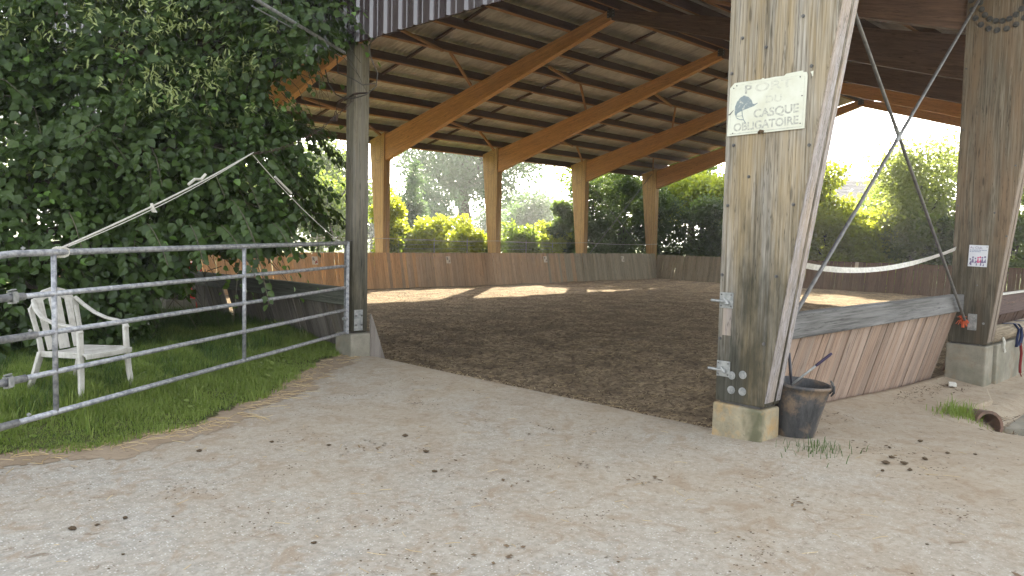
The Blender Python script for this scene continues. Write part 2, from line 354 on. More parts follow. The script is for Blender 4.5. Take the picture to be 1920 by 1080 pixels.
# ---------------------------------------------------------------- ground
A = 5.55; BN = 3.22; BF = 24.72; MID = 13.95; BAY = 6.0
def sstep(x, a, b):
    t_ = np.clip((x-a)/(b-a), 0, 1); return t_*t_*(3-2*t_)
ph = rng.random((24, 3))*6.28; fr = rng.normal(size=(24, 2))
def wob(x, y, s, n=8, k=0):
    z = 0
    for i in range(n): z = z+np.sin(x*fr[k+i, 0]*s+y*fr[k+i, 1]*s+ph[k+i, 0])
    return z/n
GE = [(6.1, 9.3), (5.45, 8.62), (4.36, 7.70), (3.48, 6.78), (2.47, 6.14), (1.82, 5.96), (1.1, 6.2), (0.2, 6.7), (-1.5, 7.6), (-8, 11)]
def grass_dist(x, y):
    """signed distance to the grass edge, positive on the grass"""
    x = np.asarray(x, float); y = np.asarray(y, float); best = np.full(x.shape, 1e9); sg = np.ones(x.shape)
    for (x0, y0), (x1, y1) in zip(GE[:-1], GE[1:]):
        dx, dy = x1-x0, y1-y0; L = dx*dx+dy*dy; t_ = np.clip(((x-x0)*dx+(y-y0)*dy)/L, 0, 1)
        d = np.hypot(x-x0-t_*dx, y-y0-t_*dy); s = np.sign(dx*(y-y0)-dy*(x-x0)); m = d < best-1e-9
        best = np.where(m, d, best); sg = np.where(m, s, sg)
    return -best*sg
def path_z(x, y):
    x = np.asarray(x, float); y = np.asarray(y, float)
    z = .48+.012*wob(x, y, 1.2)+.004*wob(x, y, 5, k=8)
    gd = grass_dist(x, y); z = z+.11*sstep(gd, -.1, 1.0)
    rt = sstep(x, 6.0, 11.5)*sstep(-y, -4.5, -2.4)      # falls away to the right of the hall
    z = z-rt*.28-.12*sstep(x, 7.5, 9.5)*sstep(-y, -2.35, -1.9)
    z = z+.03*np.exp(-((x-5.6)**2+(y-2.6)**2)/.25)
    z = z-.16*np.exp(-(((x-9.15)/.55)**2+((y-1.75)/.30)**2))
    z = z-.62*sstep(x, 5.55, 7.6)*sstep(y, 3.25, 3.45)*sstep(-y, -26, -24.6)
    return z
def soil_z(x, y):
    z = .47*(1-sstep(x, 5.15, 7.9))+.035*wob(x, y, 1.6)+.022*wob(x, y, 6, k=8)+.016*wob(x, y, 17, k=3)+.012*wob(x, y, 31, k=5)
    return z-.045*np.exp(-((x-5.35)/.12)**2)
def grid(name, xs, ys, zf, mat, keep=None):
    X, Y = np.meshgrid(xs, ys, indexing='ij'); Z = zf(X, Y); nx, ny = X.shape
    V = np.stack([X.ravel(), Y.ravel(), Z.ravel()], 1); i = np.arange(nx*ny).reshape(nx, ny)
    T = np.stack([i[:-1, :-1].ravel(), i[1:, :-1].ravel(), i[1:, 1:].ravel(), i[:-1, 1:].ravel()], 1)
    if keep is not None:
        cx = (X[:-1, :-1]+X[1:, 1:])/2; cy = (Y[:-1, :-1]+Y[1:, 1:])/2; T = T[keep(cx, cy).ravel()]
        u = np.unique(T); mp = np.full(len(V), -1); mp[u] = np.arange(len(u)); V = V[u]; T = mp[T]
    o = fast(name, V, T, mat, smooth=True); return tag(o, kind='structure')
s_ = 900
tag(mk('ground', [(-s_, -s_, -.18), (s_, -s_, -.18), (s_, s_, -.18), (-s_, s_, -.18)], [(0, 1, 2, 3)], m_meadow, origin=(0, 0, 0)), kind='structure')
xs = np.concatenate([np.arange(-14, -1, .5), np.arange(-1, 12, .06), np.arange(12, 24, .4)]); ys = np.concatenate([np.arange(-14, -1, .5), np.arange(-1, 9.5, .06), np.arange(9.5, 20, .4)])
grid('path', xs, ys, path_z, m_path, lambda x, y: ~((x > 5.9) & (y > 3.9)) & ~((x > 5.9) & (y > 9)))
XS = np.concatenate([np.arange(5.0, 12, .045), np.arange(12, 20, .09), np.arange(20, 35.7, .2)]); YS = np.concatenate([np.arange(3.25, 12, .06), np.arange(12, 24.8, .12)])
HP_ = np.stack([rng.uniform(5.6, 15, 700), rng.uniform(3.6, 14, 700)], 1); HR = rng.uniform(.05, .10, 700)
def soil_zh(X, Y):
    Z = soil_z(X, Y); xs_, ys_ = X[:, 0], Y[0]
    for (hx, hy), r in zip(HP_, HR):
        i0, i1 = np.searchsorted(xs_, (hx-.3, hx+.3)); j0, j1 = np.searchsorted(ys_, (hy-.3, hy+.3))
        if i1 <= i0 or j1 <= j0: continue
        q = ((X[i0:i1, j0:j1]-hx)**2+(Y[i0:i1, j0:j1]-hy)**2)/r**2
        Z[i0:i1, j0:j1] += -.045*np.exp(-q)+.022*np.exp(-(np.sqrt(q)-1.7)**2*3)
    return Z
def soil_edge(x, y): return x > 5.22+.05*np.sin(y*2.1)+.035*np.sin(y*5.3+1)+.02*np.sin(y*13)+.25*sstep(y, 4.4, 3.3)+.16*sstep(y, 6.5, 8.0)
grid('arena_footing', XS, YS, soil_zh, m_soil, lambda x, y: soil_edge(x, y) & ((y < 8.6) | (x > 5.7)))
gx = np.concatenate([np.arange(-6, -1, .2), np.arange(-1, 6.4, .045)]); gy = np.concatenate([np.arange(5.0, 9.5, .045), np.arange(9.5, 18, .2)])
def grass_keep(x, y): return (grass_dist(x, y) > -.30+.22*wob(x, y, 5)+.14*wob(x, y, 17, k=8)+.10*wob(x, y, 41, k=4)) & (x < 6.1)
grid('dirt_verge', gx, gy, lambda x, y: path_z(x, y)+.003, m_dirt, lambda x, y: grass_keep(x, y) & (grass_dist(x, y) < .5))
grid('grass_bank', gx, gy, lambda x, y: path_z(x, y)+.014, m_thatch, lambda x, y: (grass_dist(x, y) > .02+.10*wob(x, y, 7)+.08*wob(x, y, 23, k=6)) & (x < 6.1))
tag(mk('outdoor_sand_arena', [(27, 30, -.1), (50, 30, -.1), (50, 46, -.1), (27, 46, -.1)], [(0, 1, 2, 3)], m_sand), kind='structure')

# ---------------------------------------------------------------- riding hall
hall = thing('riding_hall', (A, BN, 0), 'large open-sided timber riding hall with orange glulam frames, corrugated roof and brown clad gable', 'riding hall')
def zr(b): return 8.55-.2415*abs(b-MID)      # rafter top line
def zl(b): return 8.24-.310*abs(b-MID)       # rafter underside
columns = {}
def column(k, side):
    a = A+BAY*k; near = side < 0
    def B(u): return MID+side*(u)            # distance from the ridge line
    inn = (BF-MID if side > 0 else MID-BN)+.005; w0, w1 = (.41, .153) if (k == 0 and near) else ((.462, .113) if near else (.425, .1085)); out = lambda z: inn+w0+(z-.75)*w1
    TH = .27 if (k == 0 and near) else .31
    ztop = zr(BF)+.02
    wide = [(B(inn), .77), (B(out(.77)), .77), (B(out(5.6)), 5.6), (B(out(5.72)), zr(B(out(5.7)))), (B(inn), ztop)]
    near_w = near or k == 0
    mat = (m_post_w if k == 0 else m_post_b) if near_w else m_column
    mb = MB(); mb.prism(wide, 'x', a, a+.165)
    c = mb.build('column', mat, hall, origin=(a, B(inn), .75)); bevel(c, .008)
    mb = MB(); mb.prism([(p[0]-(side*.02 if i in (1, 2, 3) else -side*.015), p[1]) for i, p in enumerate(wide[:4])]+[(B(inn+.015), ztop-.05)], 'x', a+.167, a+.185); mb.build('spacer', m_dsteel, c)
    mb = MB(); mb.prism(wide, 'x', a+.187, a+TH); bevel(mb.build('rear_plank', mat, c, origin=(a, B(inn), .75)), .008)
    mb = MB(); mb.box((a+.16, B(inn+.20), .76), (.26, .34, .03)); mb.build('shoe_plate', m_dsteel, c)
    zb = {0: .30, 1: -.05}.get(k, -.2) if near else -.2
    mb = MB(); y0, y1 = sorted((B(inn-.012), B(inn+(.415 if k == 0 else .47)))); 
    if not near: y0, y1 = sorted((B(inn+.02), B(inn+.5)))
    ax = (.295 if k == 0 else .36) if near else .34
    mb.hexa([(a-.03, y0, zb), (a+ax, y0, zb), (a+ax, y1, zb), (a-.03, y1, zb), (a-.02, y0, .745), (a+ax-.01, y0, .745), (a+ax-.01, y1, .755), (a-.02, y1, .755)])
    bevel(mb.build('concrete_base', m_conc if k == 0 else m_conc2, c), .02, 3)
    if near and k <= 1:
        me_ = m_pale if k == 0 else m_paleb
        for (q0, q1) in ((a+.012, a+.155), (a+.195, a+TH-.006)):
            mb = MB(); pl_ = [(B(out(.80)), .80), (B(out(.80)+.007), .80), (B(out(5.5)+.007), 5.5), (B(out(5.5)), 5.5)]; mb.prism(pl_, 'x', q0, q1); bevel(mb.build('lit_edge_strip', me_, c, origin=(a, B(inn), .75)), .003)  # pale outer faces: bleached wood plus sky light put into the colour
    # dowel ring at the knee
    cx, cz = B(inn+.42), 5.28
    if near and k <= 1:
        pts = []
        for q in range(22):
            t_ = 2*math.pi*q/22; pts += [(cx+.37*math.cos(t_), cz+.44*math.sin(t_))]
            pts += [(cx+.27*math.cos(t_+.14), cz+.33*math.sin(t_+.14))]
        me = None
        for (y, z) in pts:
            if z > zr(y)-.05 or z > 5.62: continue
            if me is None:
                b_ = MB(); b_.tube([(0, 0, 0), (-.022, 0, 0)], .026, 10); b_.tube([(-.001, 0, 0), (-.008, 0, 0)], .038, 12)
                me = mesh_from('bolt', b_.V, b_.F, m_dsteel)
            inst('bolt', me, Matrix.Translation((a-.001, y, z)), c)
    else:
        mb = MB()
        for ring, (rx, rz) in enumerate(((.31, .46), (.24, .37))):
            for q in range(30):
                t_ = 2*math.pi*(q+.5*ring)/30; y, z = cx-side*.02+rx*math.cos(t_), cz+rz*math.sin(t_)
                if z < zr(y)-.05: mb.tube([(a-.006, y, z), (a+.01, y, z)], .012, 6)
        tag(mb.build('dowel_ring', m_dsteel, c), kind='stuff')
    columns[(k, side)] = c; return c
for k in range(6):
    for side in (-1, 1): column(k, side)
    a = A+BAY*k
    for side in (-1, 1):
        ang = math.atan(.2415)*(-side)
        P = [(MID+side*.012, 8.24), (BF*1.0 if side > 0 else 2*MID-BF, zl(BF)), (MID+side*(BF-MID+.55), zl(BF)+.02), (MID+side*(BF-MID+.85), zr(MID+BF-MID+.85)-.06), (MID+side*.012, 8.55)]
        mb = MB(); mb.prism(P, 'x', a+.05, a+.26)
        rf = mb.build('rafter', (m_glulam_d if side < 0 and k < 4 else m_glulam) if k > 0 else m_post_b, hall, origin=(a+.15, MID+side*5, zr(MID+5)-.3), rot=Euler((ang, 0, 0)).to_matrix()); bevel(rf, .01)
    mb = MB(); mb.box((a+.155, MID, 8.43), (.25, .26, .24)); bp = mb.build('apex_plate', m_dsteel, hall)
    for s in (-1, 1):
        for z in (8.35, 8.43, 8.51):
            b_ = MB(); b_.tube([(a+.028, MID+s*.09, z), (a+.01, MID+s*.09, z)], .018, 6); b_.build('bolt', m_steel, bp)
# purlins (on top of the rafters) and roof sheets
X0, X1 = A-.25, A+5*BAY+1.0
PS = [.22+1.305*i for i in range(10)]+[11.95]; PH = .24
sl_ = math.atan(.2415)
for side in (-1, 1):
    for u in PS:
        b = MID+side*u
        for k in range(5):
            xa = A+BAY*k+(.16 if k else -.2); xb = A+BAY*(k+1)+.155 + (.75 if k == 4 else 0)
            zc = 8.55-.2415*u+PH/2*math.cos(sl_)+.004
            mb = MB(); mb.beam((xa, b, zc), (xb, b, zc), .085, PH, up=(0, side*math.sin(sl_), math.cos(sl_)))
            pu = mb.build('purlin', m_purlin, hall)
            mb = MB(); mb.beam((xa, b, zc-PH/2-.010), (xb, b, zc-PH/2-.010), .095, .018, up=(0, side*math.sin(sl_), math.cos(sl_))); mb.build('lit_underside_strip', m_brace, pu)  # lighter strip paints the floor bounce on the purlin underside
# roof sheets: one shared corrugated mesh per bay length
def corr_mesh(L, W, mat):
    per = .177; n = int(L/per*8); x = np.linspace(0, L, n+1); z = .042*np.cos(2*np.pi*x/per)
    V = [(xx, yy, zz+dz) for yy, dz in ((0, .012), (W, 0.0)) for xx, zz in zip(x, z)]+[(xx, yy, zz+dz+.007) for yy, dz in ((0, .012), (W, 0.0)) for xx, zz in zip(x, z)]
    m = n+1; Fc = [(i, i+1, m+i+1, m+i) for i in range(n)]+[(2*m+i+1, 2*m+i, 3*m+i, 3*m+i+1) for i in range(n)]
    Fc += [(i+1, i, 2*m+i, 2*m+i+1) for i in range(n)]+[(m+i, m+i+1, 3*m+i+1, 3*m+i) for i in range(n)]
    return mesh_from('roof_sheet', V, Fc, mat, True)
edges = [-.02]+[.22+1.305*i+.06 for i in range(1, 10)]+[12.25]
for k in range(5):
    x0 = A+BAY*k-(.3 if k == 0 else 0); x1 = A+BAY*(k+1)+(1.0 if k == 4 else 0)
    for i in range(len(edges)-1):
        u0, u1 = edges[i], edges[i+1]+.08
        me = corr_mesh(x1-x0, (u1-u0)/math.cos(sl_), m_roof)
        for side in (-1, 1):
            z0 = 8.55-.2415*u0+(PH+.066)*1.03
            ex = Vector((1, 0, 0)); ey = Vector((0, side*math.cos(sl_), -math.sin(sl_))); ez = Vector((0, side*math.sin(sl_), math.cos(sl_)))
            M = Matrix(((ex.x, ey.x, ez.x, x0), (ex.y, ey.y, ez.y, MID+side*u0), (ex.z, ey.z, ez.z, z0), (0, 0, 0, 1)))
            inst('roof_sheet', me, M, hall)
mb = MB()
for side in (-1, 1): mb.add([(X0, MID, 8.90), (X1, MID, 8.90), (X1, MID+side*.28, 8.84), (X0, MID+side*.28, 8.84)], [(0, 1, 2, 3)])
mb.build('ridge_cap', m_roof, hall)
# sag battens mid bay under the sheets, and V braces below the purlins
for k in range(5):
    xm = A+BAY*(k+.5)
    for side in (-1, 1):
        for i in range(len(PS)-2):
            u0, u1 = PS[i]+.05, PS[i+1]-.05
            mb = MB(); mb.beam((xm, MID+side*u0, 8.55-.2415*u0+.19), (xm, MID+side*u1, 8.55-.2415*u1+.19), .075, .07)
            mb.build('batten', m_purlin, hall, rot=None)
def pz(u): return 8.55-.2415*u-.03
def brace(xa, ua, xb, ub, side, w=.075, h=.075):
    p = Vector((xa, MID+side*ua, pz(ua))); q = Vector((xb, MID+side*ub, pz(ub))); d = (q-p).normalized()
    mb = MB(); mb.beam(p, q, w, h); rot = d.to_track_quat('X', 'Z').to_matrix()
    mb.build('brace', m_brace, hall, origin=p, rot=rot)
for k in range(5):
    xa, xb = A+BAY*k+.3, A+BAY*(k+1); xm = (xa+xb)/2
    for side in (-1, 1):
        if k in (0, 1, 2, 3, 4):
            for (ua, ub) in ((PS[7]-.0, PS[8]+.3), (PS[3], PS[4]+.35)):
                brace(xm+.5, ua, xb-.05, ub, side)
                brace(xm+.2, ua, xa+1.1, ua-.55, side)
# wall bracing rods
m_rodst = simple('dull_rod_steel', (.13, .125, .12), .55, .5, nscale=20, col2=(.20, .19, .18))
def rod(p, q, r=.018, name='tie_rod'):
    b_ = MB(); b_.tube([p, q], r, 10); o = b_.build(name, m_rodst, hall)
    d = (Vector(q)-Vector(p)).normalized(); c = Vector(p).lerp(Vector(q), .5)
    b_ = MB(); b_.tube([c-d*.09, c+d*.09], r*1.25, 8); b_.build('turnbuckle', m_steel, o); return o
rod((5.86, 2.99, 5.35), (11.43, 2.99, 1.09)); rod((5.86, 2.95, 1.06), (11.40, 3.0, 5.30))
rod((30.0, 24.95, 1.05), (35.45, 24.95, 5.68), .016); rod((29.9, 24.9, 4.95), (35.5, 24.9, .95), .016)
# gable posts (gate post and the next ones)
def gpost(y0, y1, zt, zb=.28, dp_=.22):
    mb = MB()
    mb.prism([(A+.02, y0), (A+dp_, y0), (A+dp_, y1), (A, y1), (A, y0+.02)], 'z', .78, zt)
    p = mb.build('gable_post', m_post_w2, hall, origin=(A, y0, .75)); bevel(p, .008)
    mb = MB(); mb.hexa([(A-.10, y0-.12, zb), (A+dp_+.09, y0-.12, zb), (A+dp_+.09, y1+.08, zb), (A-.10, y1+.08, zb), (A-.09, y0-.11, .765), (A+dp_+.08, y0-.11, .765), (A+dp_+.08, y1+.07, .765), (A-.09, y1+.07, .765)])
    bevel(mb.build('concrete_base', m_conc2, p), .02, 3); return p

gp = gpost(8.46, 8.655, 4.45)
mb = MB(); mb.box((A+.08, 8.453, .93), (.13, .010, .27)); sh = mb.build('steel_plate', m_steel, gp); bevel(sh, .003)
for (x_, z) in ((A+.04, .99), (A+.125, .99), (A+.04, .87), (A+.125, .87)):
    b_ = MB(); b_.tube([(x_, 8.449, z), (x_, 8.437, z)], .013, 6); b_.build('bolt', m_dsteel, gp)
gp2 = gpost(14.52, 14.93, 4.45, dp_=.38)
mb = MB(); mb.box((A+.2, 14.512, .97), (.2, .012, .2)); mb.build('steel_plate', m_steel, gp2)
gpost(19.9, 20.3, 4.45, dp_=.38)
mb = MB(); mb.beam((A-.0, 3.3, 4.52), (A-.0, 25.2, 4.52), .10, .14); mb.build('sheeting_rail', m_purlin, hall)
# cladding: trapezoid panels of three ribs
PER = .2876; YB = 8.30
def clad_panel(j):
    prof = []
    for r_ in range(3):
        y = -(3*j+r_)*PER
        for dy, da in ((0.0, -.034), (-.034, -.034), (-.058, 0), (-.125, 0), (-.135, -.006), (-.150, -.006), (-.160, 0), (-.2636, 0)):
            prof.append((YB+y+dy, A-.085+da))
    y = -(3*j+3)*PER; prof.append((YB+y+.0, A-.085-.034)); prof.append((YB+y-.034, A-.087-.034))
    V = []; Fc = []
    for (y, x) in prof: V.append((x, y, 4.405)); V.append((x, y, zr(y)+.42)); V.append((x+.003, y, 4.405)); V.append((x+.003, y, zr(y)+.42))
    for i in range(len(prof)-1):
        a_, b_ = 4*i, 4*(i+1); Fc += [(a_, a_+1, b_+1, b_), (a_+2, b_+2, b_+3, a_+3), (a_, b_, b_+2, a_+2)]
    mk('cladding_panel', V, Fc, m_clad, hall)
for j in range(-19, 7): clad_panel(j)

# ---------------------------------------------------------------- kickboard fences
def board_mesh(w, h, mat, t_=.024):
    b_ = MB(); c = .004
    b_.add([(-w/2, -t_/2, 0), (w/2, -t_/2, 0), (w/2, t_/2, 0), (-w/2, t_/2, 0), (-w/2+.003, -t_/2, h), (w/2-.001, -t_/2, h-.004), (w/2-.001, t_/2, h), (-w/2+.003, t_/2, h+.004)],
           [(3, 2, 1, 0), (4, 5, 6, 7), (0, 1, 5, 4), (1, 2, 6, 5), (2, 3, 7, 6), (3, 0, 4, 7)])
    return mesh_from('board', b_.V, b_.F, mat)
def fence(name, label, P, Q, out, lean, z0, z1, mats, w=.150, jit=.012, gap=.004, cap=None, hole=None, zbf=None, rails_=True):
    """boards from P to Q (tops), outward normal out, bottom set in by lean"""
    P = Vector((*P, 0)); Q = Vector((*Q, 0)); d = (Q-P); L = d.length; d.normalize(); out = Vector((*out, 0)).normalized()
    th = thing(name, ((P.x+Q.x)/2, (P.y+Q.y)/2, z0), label, 'fence')
    s = 0; cache = {}
    while s < L-w*.5:
        ww = random.choice((w*.88, w, w, w*1.08)); t_ = (s+ww/2)/L
        mat = mats(t_); key = (round(ww, 3), mat.name)
        if hole and hole(t_): s += ww+gap; continue
        zb = zbf(t_) if zbf else z0
        h = math.hypot(z1-zb, lean*(z1-zb)/(z1-z0))
        key = key+(round(h, 2),)
        if key not in cache: cache[key] = board_mesh(ww, h, mat)
        base = P+d*(s+ww/2)-out*(lean*(z1-zb)/(z1-z0)); base.z = zb+random.uniform(-jit, jit)
        up = (out*lean/(z1-z0)+Vector((0, 0, 1))).normalized(); up = (up+d*random.uniform(-.012, .012)+out*random.uniform(-.006, .006)).normalized()
        x = d; y = up.cross(x).normalized(); x = y.cross(up)
        M = Matrix(((x.x, y.x, up.x, base.x), (x.y, y.y, up.y, base.y), (x.z, y.z, up.z, base.z), (0, 0, 0, 1)))
        inst('board', cache[key], M, th); s += ww+gap+(random.random() < .12)*.008
    # rails behind
    for f in ((.28, .85) if rails_ else ()):
        c = out*(lean*(f-1)+.05); z = z0+(z1-z0)*f
        mb = MB(); mb.beam(P+c+Vector((0, 0, z)), Q+c+Vector((0, 0, z)), .045, .09); mb.build('rail', m_bd_dark, th)
    return th
def mats_far(t_):
    k = t_+random.uniform(-.05, .05)
    return m_bd_orange if k < .42 else m_bd_brown if k < .74 else m_bd_grey
fence('kickboard_fence', 'long orange to grey vertical-board kickboard along the far side of the arena', (5.9, 24.62), (35.45, 24.62), (0, 1), .30, -.06, 1.36, mats_far)
fence('kickboard_fence', 'dark red-brown vertical-board kickboard across the far end of the arena, behind the white tape', (35.6, 24.5), (35.6, 3.4), (1, 0), .28, -.06, 1.30, lambda t_: m_bd_grey if t_ < .22 else (m_bd_brown if t_ < .3 else m_bd_red), gap=.008)
f3 = fence('kickboard_fence', 'bleached pinkish slanting boards under the grey beam between the two big posts', (5.92, 3.09), (11.5, 3.09), (0, -1), .30, .22, 1.28, lambda t_: m_bd_pink, w=.165, jit=.02, gap=.007, rails_=False)
f4 = fence('kickboard_fence', 'dark grey slanting boards under the mossy beam left of the gate post', (5.56, 13.6), (5.56, 8.66), (-1, 0), .30, .2, 1.20, lambda t_: m_bd_dark if random.random() < .8 else m_bd_grey2, w=.17, jit=.02, gap=.010, hole=lambda t_: .235 < t_ < .27, rails_=False)
fence('kickboard_fence', 'pale grey slanting boards half hidden by leaves at the far left', (5.56, 19.2), (5.56, 14.7), (-1, 0), .30, .2, 1.25, lambda t_: m_bd_grey, w=.17, gap=.012)
f6 = fence('kickboard_fence', 'dark brown slanting boards above the concrete wall right of the signed post', (12.0, 3.09), (17.5, 3.09), (0, -1), .30, .3, 1.2, lambda t_: m_bd_red, w=.165, gap=.01, rails_=False)
for x0 in (17.6, 23.6, 29.6): fence('kickboard_fence', 'slanting vertical boards along the near side of the arena, %s' % {17.6: 'third bay', 23.6: 'fourth bay', 29.6: 'last bay'}[x0], (x0+.3, 3.09), (x0+5.9, 3.09), (0, -1), .30, .1, 1.25, lambda t_: m_bd_red, w=.2, gap=.01)
mb = MB(); mb.beam((5.75, 3.11, 1.31), (11.62, 3.11, 1.305), .13, .225); bevel(mb.build('top_beam', m_beam, f3, origin=(8, 3.1, 1.3)), .012)
mb = MB(); mb.beam((A+.02, 13.66, 1.225), (A+.02, 8.6, 1.23), .11, .23); bevel(mb.build('top_beam', m_beam_y, f4, origin=(A, 11, 1.2)), .012)
mb = MB(); mb.beam((11.9, 3.14, 1.18), (35.5, 3.14, 1.18), .12, .31); bevel(mb.build('top_beam', m_purlin, f6), .012)
mb = MB(); mb.beam((11.9, 3.10, 1.345), (17.5, 3.10, 1.345), .10, .018); mb.build('capping_strip', m_tape, f6)

# ---------------------------------------------------------------- foliage helpers
def unit(v): return v/np.maximum(np.linalg.norm(v, axis=-1, keepdims=True), 1e-9)
def leaves(P, D, N, S, wid=.42, fold=.12, six=True):
    """folded leaf: base P, along D, normal N, size S -> verts, quads"""
    D = unit(D); N = unit(N-D*np.sum(N*D, 1, keepdims=True)); Sx = np.cross(D, N); S = S[:, None]
    if six:
        pts = [P, P+S*(D*.28-Sx*wid+N*fold), P+S*(D*.68-Sx*wid*.72+N*fold), P+S*(D-N*.05), P+S*(D*.68+Sx*wid*.72+N*fold), P+S*(D*.28+Sx*wid+N*fold)]
        V = np.stack(pts, 1).reshape(-1, 3); b = np.arange(len(P))[:, None]*6
        T = np.concatenate([b+np.array([[0, 3, 2, 1]]), b+np.array([[0, 5, 4, 3]])], 0)
    else:
        V = np.stack([P, P+S*(D*.5-Sx*wid), P+S*D, P+S*(D*.5+Sx*wid)], 1).reshape(-1, 3)
        T = np.arange(len(P))[:, None]*4+np.array([[0, 1, 2, 3]])
    return V, T
def rdir(n): return unit(rng.normal(size=(n, 3)))

def leafmat_chip(name, a, b, *k):
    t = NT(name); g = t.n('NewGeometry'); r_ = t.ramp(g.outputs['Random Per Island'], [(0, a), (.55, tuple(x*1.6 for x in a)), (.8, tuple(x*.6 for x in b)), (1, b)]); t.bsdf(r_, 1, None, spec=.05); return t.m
def bgtree(name, label, x, y, top, wid, mat, n=12000, leaf=.17, shape='round', z0=-.15, group=None, low=.12, blobs=26, br=.36, cat='tree', trunk=None, sparse=0.0):
    th = thing(name, (x, y, z0), label, cat, group); H = top-z0
    cz = z0+H*(.5+low/2); hz = H*(1-low)/2
    C_ = []
    for i in range(blobs):
        while True:
            p = rng.uniform(-1, 1, 3)
            if np.linalg.norm(p) < 1: break
        p = p*.80
        if shape == 'cone':
            t_ = rng.random(); w = (1-t_)**.8*.9+.06; a_ = rng.random()*6.28; rr = w*math.sqrt(rng.random())*.7
            C_.append((x+wid*rr*math.cos(a_), y+wid*rr*math.sin(a_), z0+H*(low+.95*(1-low)*t_), wid*br*(w+.15)))
        else:
            C_.append((x+wid*p[0], y+wid*p[1], cz+hz*p[2], wid*br*rng.uniform(.6, 1.25)))
    C_ = np.array(C_); wts = C_[:, 3]**2; idx = rng.choice(len(C_), n, p=wts/wts.sum())
    d = rdir(n); d[:, 2] *= .8; r_ = C_[idx, 3]*(rng.random(n)**.28)
    P = C_[idx, :3]+d*r_[:, None]+rng.normal(size=(n, 3))*(.05*wid*(1+sparse))
    P[:, 2] = np.maximum(P[:, 2], z0+.1)

    D = unit(d+rng.normal(size=(n, 3))*.7+np.array([0, 0, -.2])); N = unit(d*.5+rng.normal(size=(n, 3))*.6+np.array([0, 0, .5]))
    V, T = leaves(P, D, N, leaf*rng.uniform(.5, 1.4, n), .36, six=False)
    tag(fast('crown', V, T, mat, th), kind='stuff')
    tr = trunk or max(.09, wid*.055); mb = MB(); zt = z0+H*.72
    mb.tube([(x, y, z0-.1), (x+.1*wid*.2, y, z0+H*.25), (x, y+.05*wid, z0+H*.5), (x+.05*wid, y, zt)], [tr*1.25, tr, tr*.7, tr*.2], 8)
    for i in rng.choice(len(C_), min(14, len(C_)), replace=False):
        c = C_[i]; zb = max(z0+H*.18, min(c[2]-.25*H, z0+H*.5)); mb.tube([(x, y, zb), ((x+c[0])/2+.05*wid, (y+c[1])/2, (zb+c[2])/2+.04*H), tuple(c[:3])], [tr*.5, tr*.28, tr*.07], 5, False)
    mb.build('trunk', m_bark, th, smooth=True); return th

# ---------------------------------------------------------------- trees and shrubs beyond the hall
bgtree('broadleaf_tree', 'dark bushy tree seen between the lime leaves and the gate post', 24.1, 40.3, 8.6, 3.4, m_l_dark, 12000, .24)
bgtree('broadleaf_tree', 'smaller mid-green tree directly behind the gate post', 22.0, 35.6, 6.3, 2.0, m_l_mid, 8000, .17)
bgtree('shrub', 'tall yellow-green shrub just right of the first orange column', 19.1, 26.6, 4.4, .8, m_l_yel, 8000, .11, low=.0, cat='shrub')
bgtree('conifer', 'pointed dark conifer in front of the big oak', 28.0, 36.4, 6.7, 1.9, m_l_blue, 13000, .15, 'cone', low=.02, blobs=60, br=.34)
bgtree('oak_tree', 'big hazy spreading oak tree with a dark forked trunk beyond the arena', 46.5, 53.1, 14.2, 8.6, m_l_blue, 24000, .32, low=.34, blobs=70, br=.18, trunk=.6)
def V_(kind, label, x, y, top, wid, mat, n, leaf=.115, low=0.0, cat=None): bgtree(kind, label, x, y, top+(.75 if kind == 'evergreen_tree' else .15), wid*(1.12 if kind == 'evergreen_tree' else 1), mat, int(n*.72), leaf*1.5, low=low, cat=cat or ('bush' if kind == 'bush' else 'tree'))
V_('bush', 'low bright yellow-green bush, leftmost of the row behind the far kickboard', 20.3, 27.0, 3.0, 1.0, m_l_yel, 9000, .10)
V_('bush', 'tallest bright yellow-green bush in the middle of the row behind the far kickboard', 21.9, 27.0, 3.3, 1.1, m_l_yel, 10000, .10)
V_('bush', 'bright yellow bush just left of the second orange column', 23.8, 27.0, 3.15, 1.05, m_l_yel, 9000, .10)
V_('bush', 'small pale green bush beside the first orange column', 19.2, 26.6, 2.5, .7, m_l_mid, 6000, .10)
V_('bush', 'pale green bush at the foot of the second column', 25.1, 26.8, 2.5, .8, m_l_mid, 6000, .10)
V_('bush', 'rounded green bush in front of the pale far-off trees', 27.0, 27.0, 2.8, 1.1, m_l_mid, 8000)
V_('bush', 'low bush right of the rounded green bush', 28.3, 26.9, 2.5, .9, m_l_yel, 7000)
V_('bush', 'pale yellow-green bush left of the third column', 29.7, 27.1, 3.2, 1.05, m_l_yel, 9000)
V_('broadleaf_tree', 'slim dark green tree rising just left of the third column', 30.4, 26.9, 4.6, .85, m_l_dark, 8000, .13)
V_('evergreen_tree', 'dark evergreen just right of the third column', 33.5, 27.4, 5.7, 1.6, m_l_dark, 15000)
V_('evergreen_tree', 'dark evergreen behind the crossed rods between the last two columns', 36.0, 27.4, 5.6, 1.6, m_l_dark, 15000)
V_('evergreen_tree', 'dense dark evergreen just right of the fourth column', 38.7, 26.6, 5.3, 1.7, m_l_dark, 16000)
V_('evergreen_tree', 'dark evergreen under the bright tree left of the sign post', 39.2, 24.0, 4.6, 1.7, m_l_dark, 15000)
V_('evergreen_tree', 'dark low evergreen whose right side is cut by the sign post', 39.0, 21.8, 3.9, 1.6, m_l_dark, 13000)
V_('locust_tree', 'sunlit yellow-green tree above the dark evergreen left of the sign post', 41.6, 26.0, 6.9, 2.3, m_l_yel, 18000, .14, .3)
V_('locust_tree', 'sunlit yellow tree at the left edge of the sign post', 41.0, 23.4, 6.0, 2.0, m_l_yel, 16000, .14, .15)
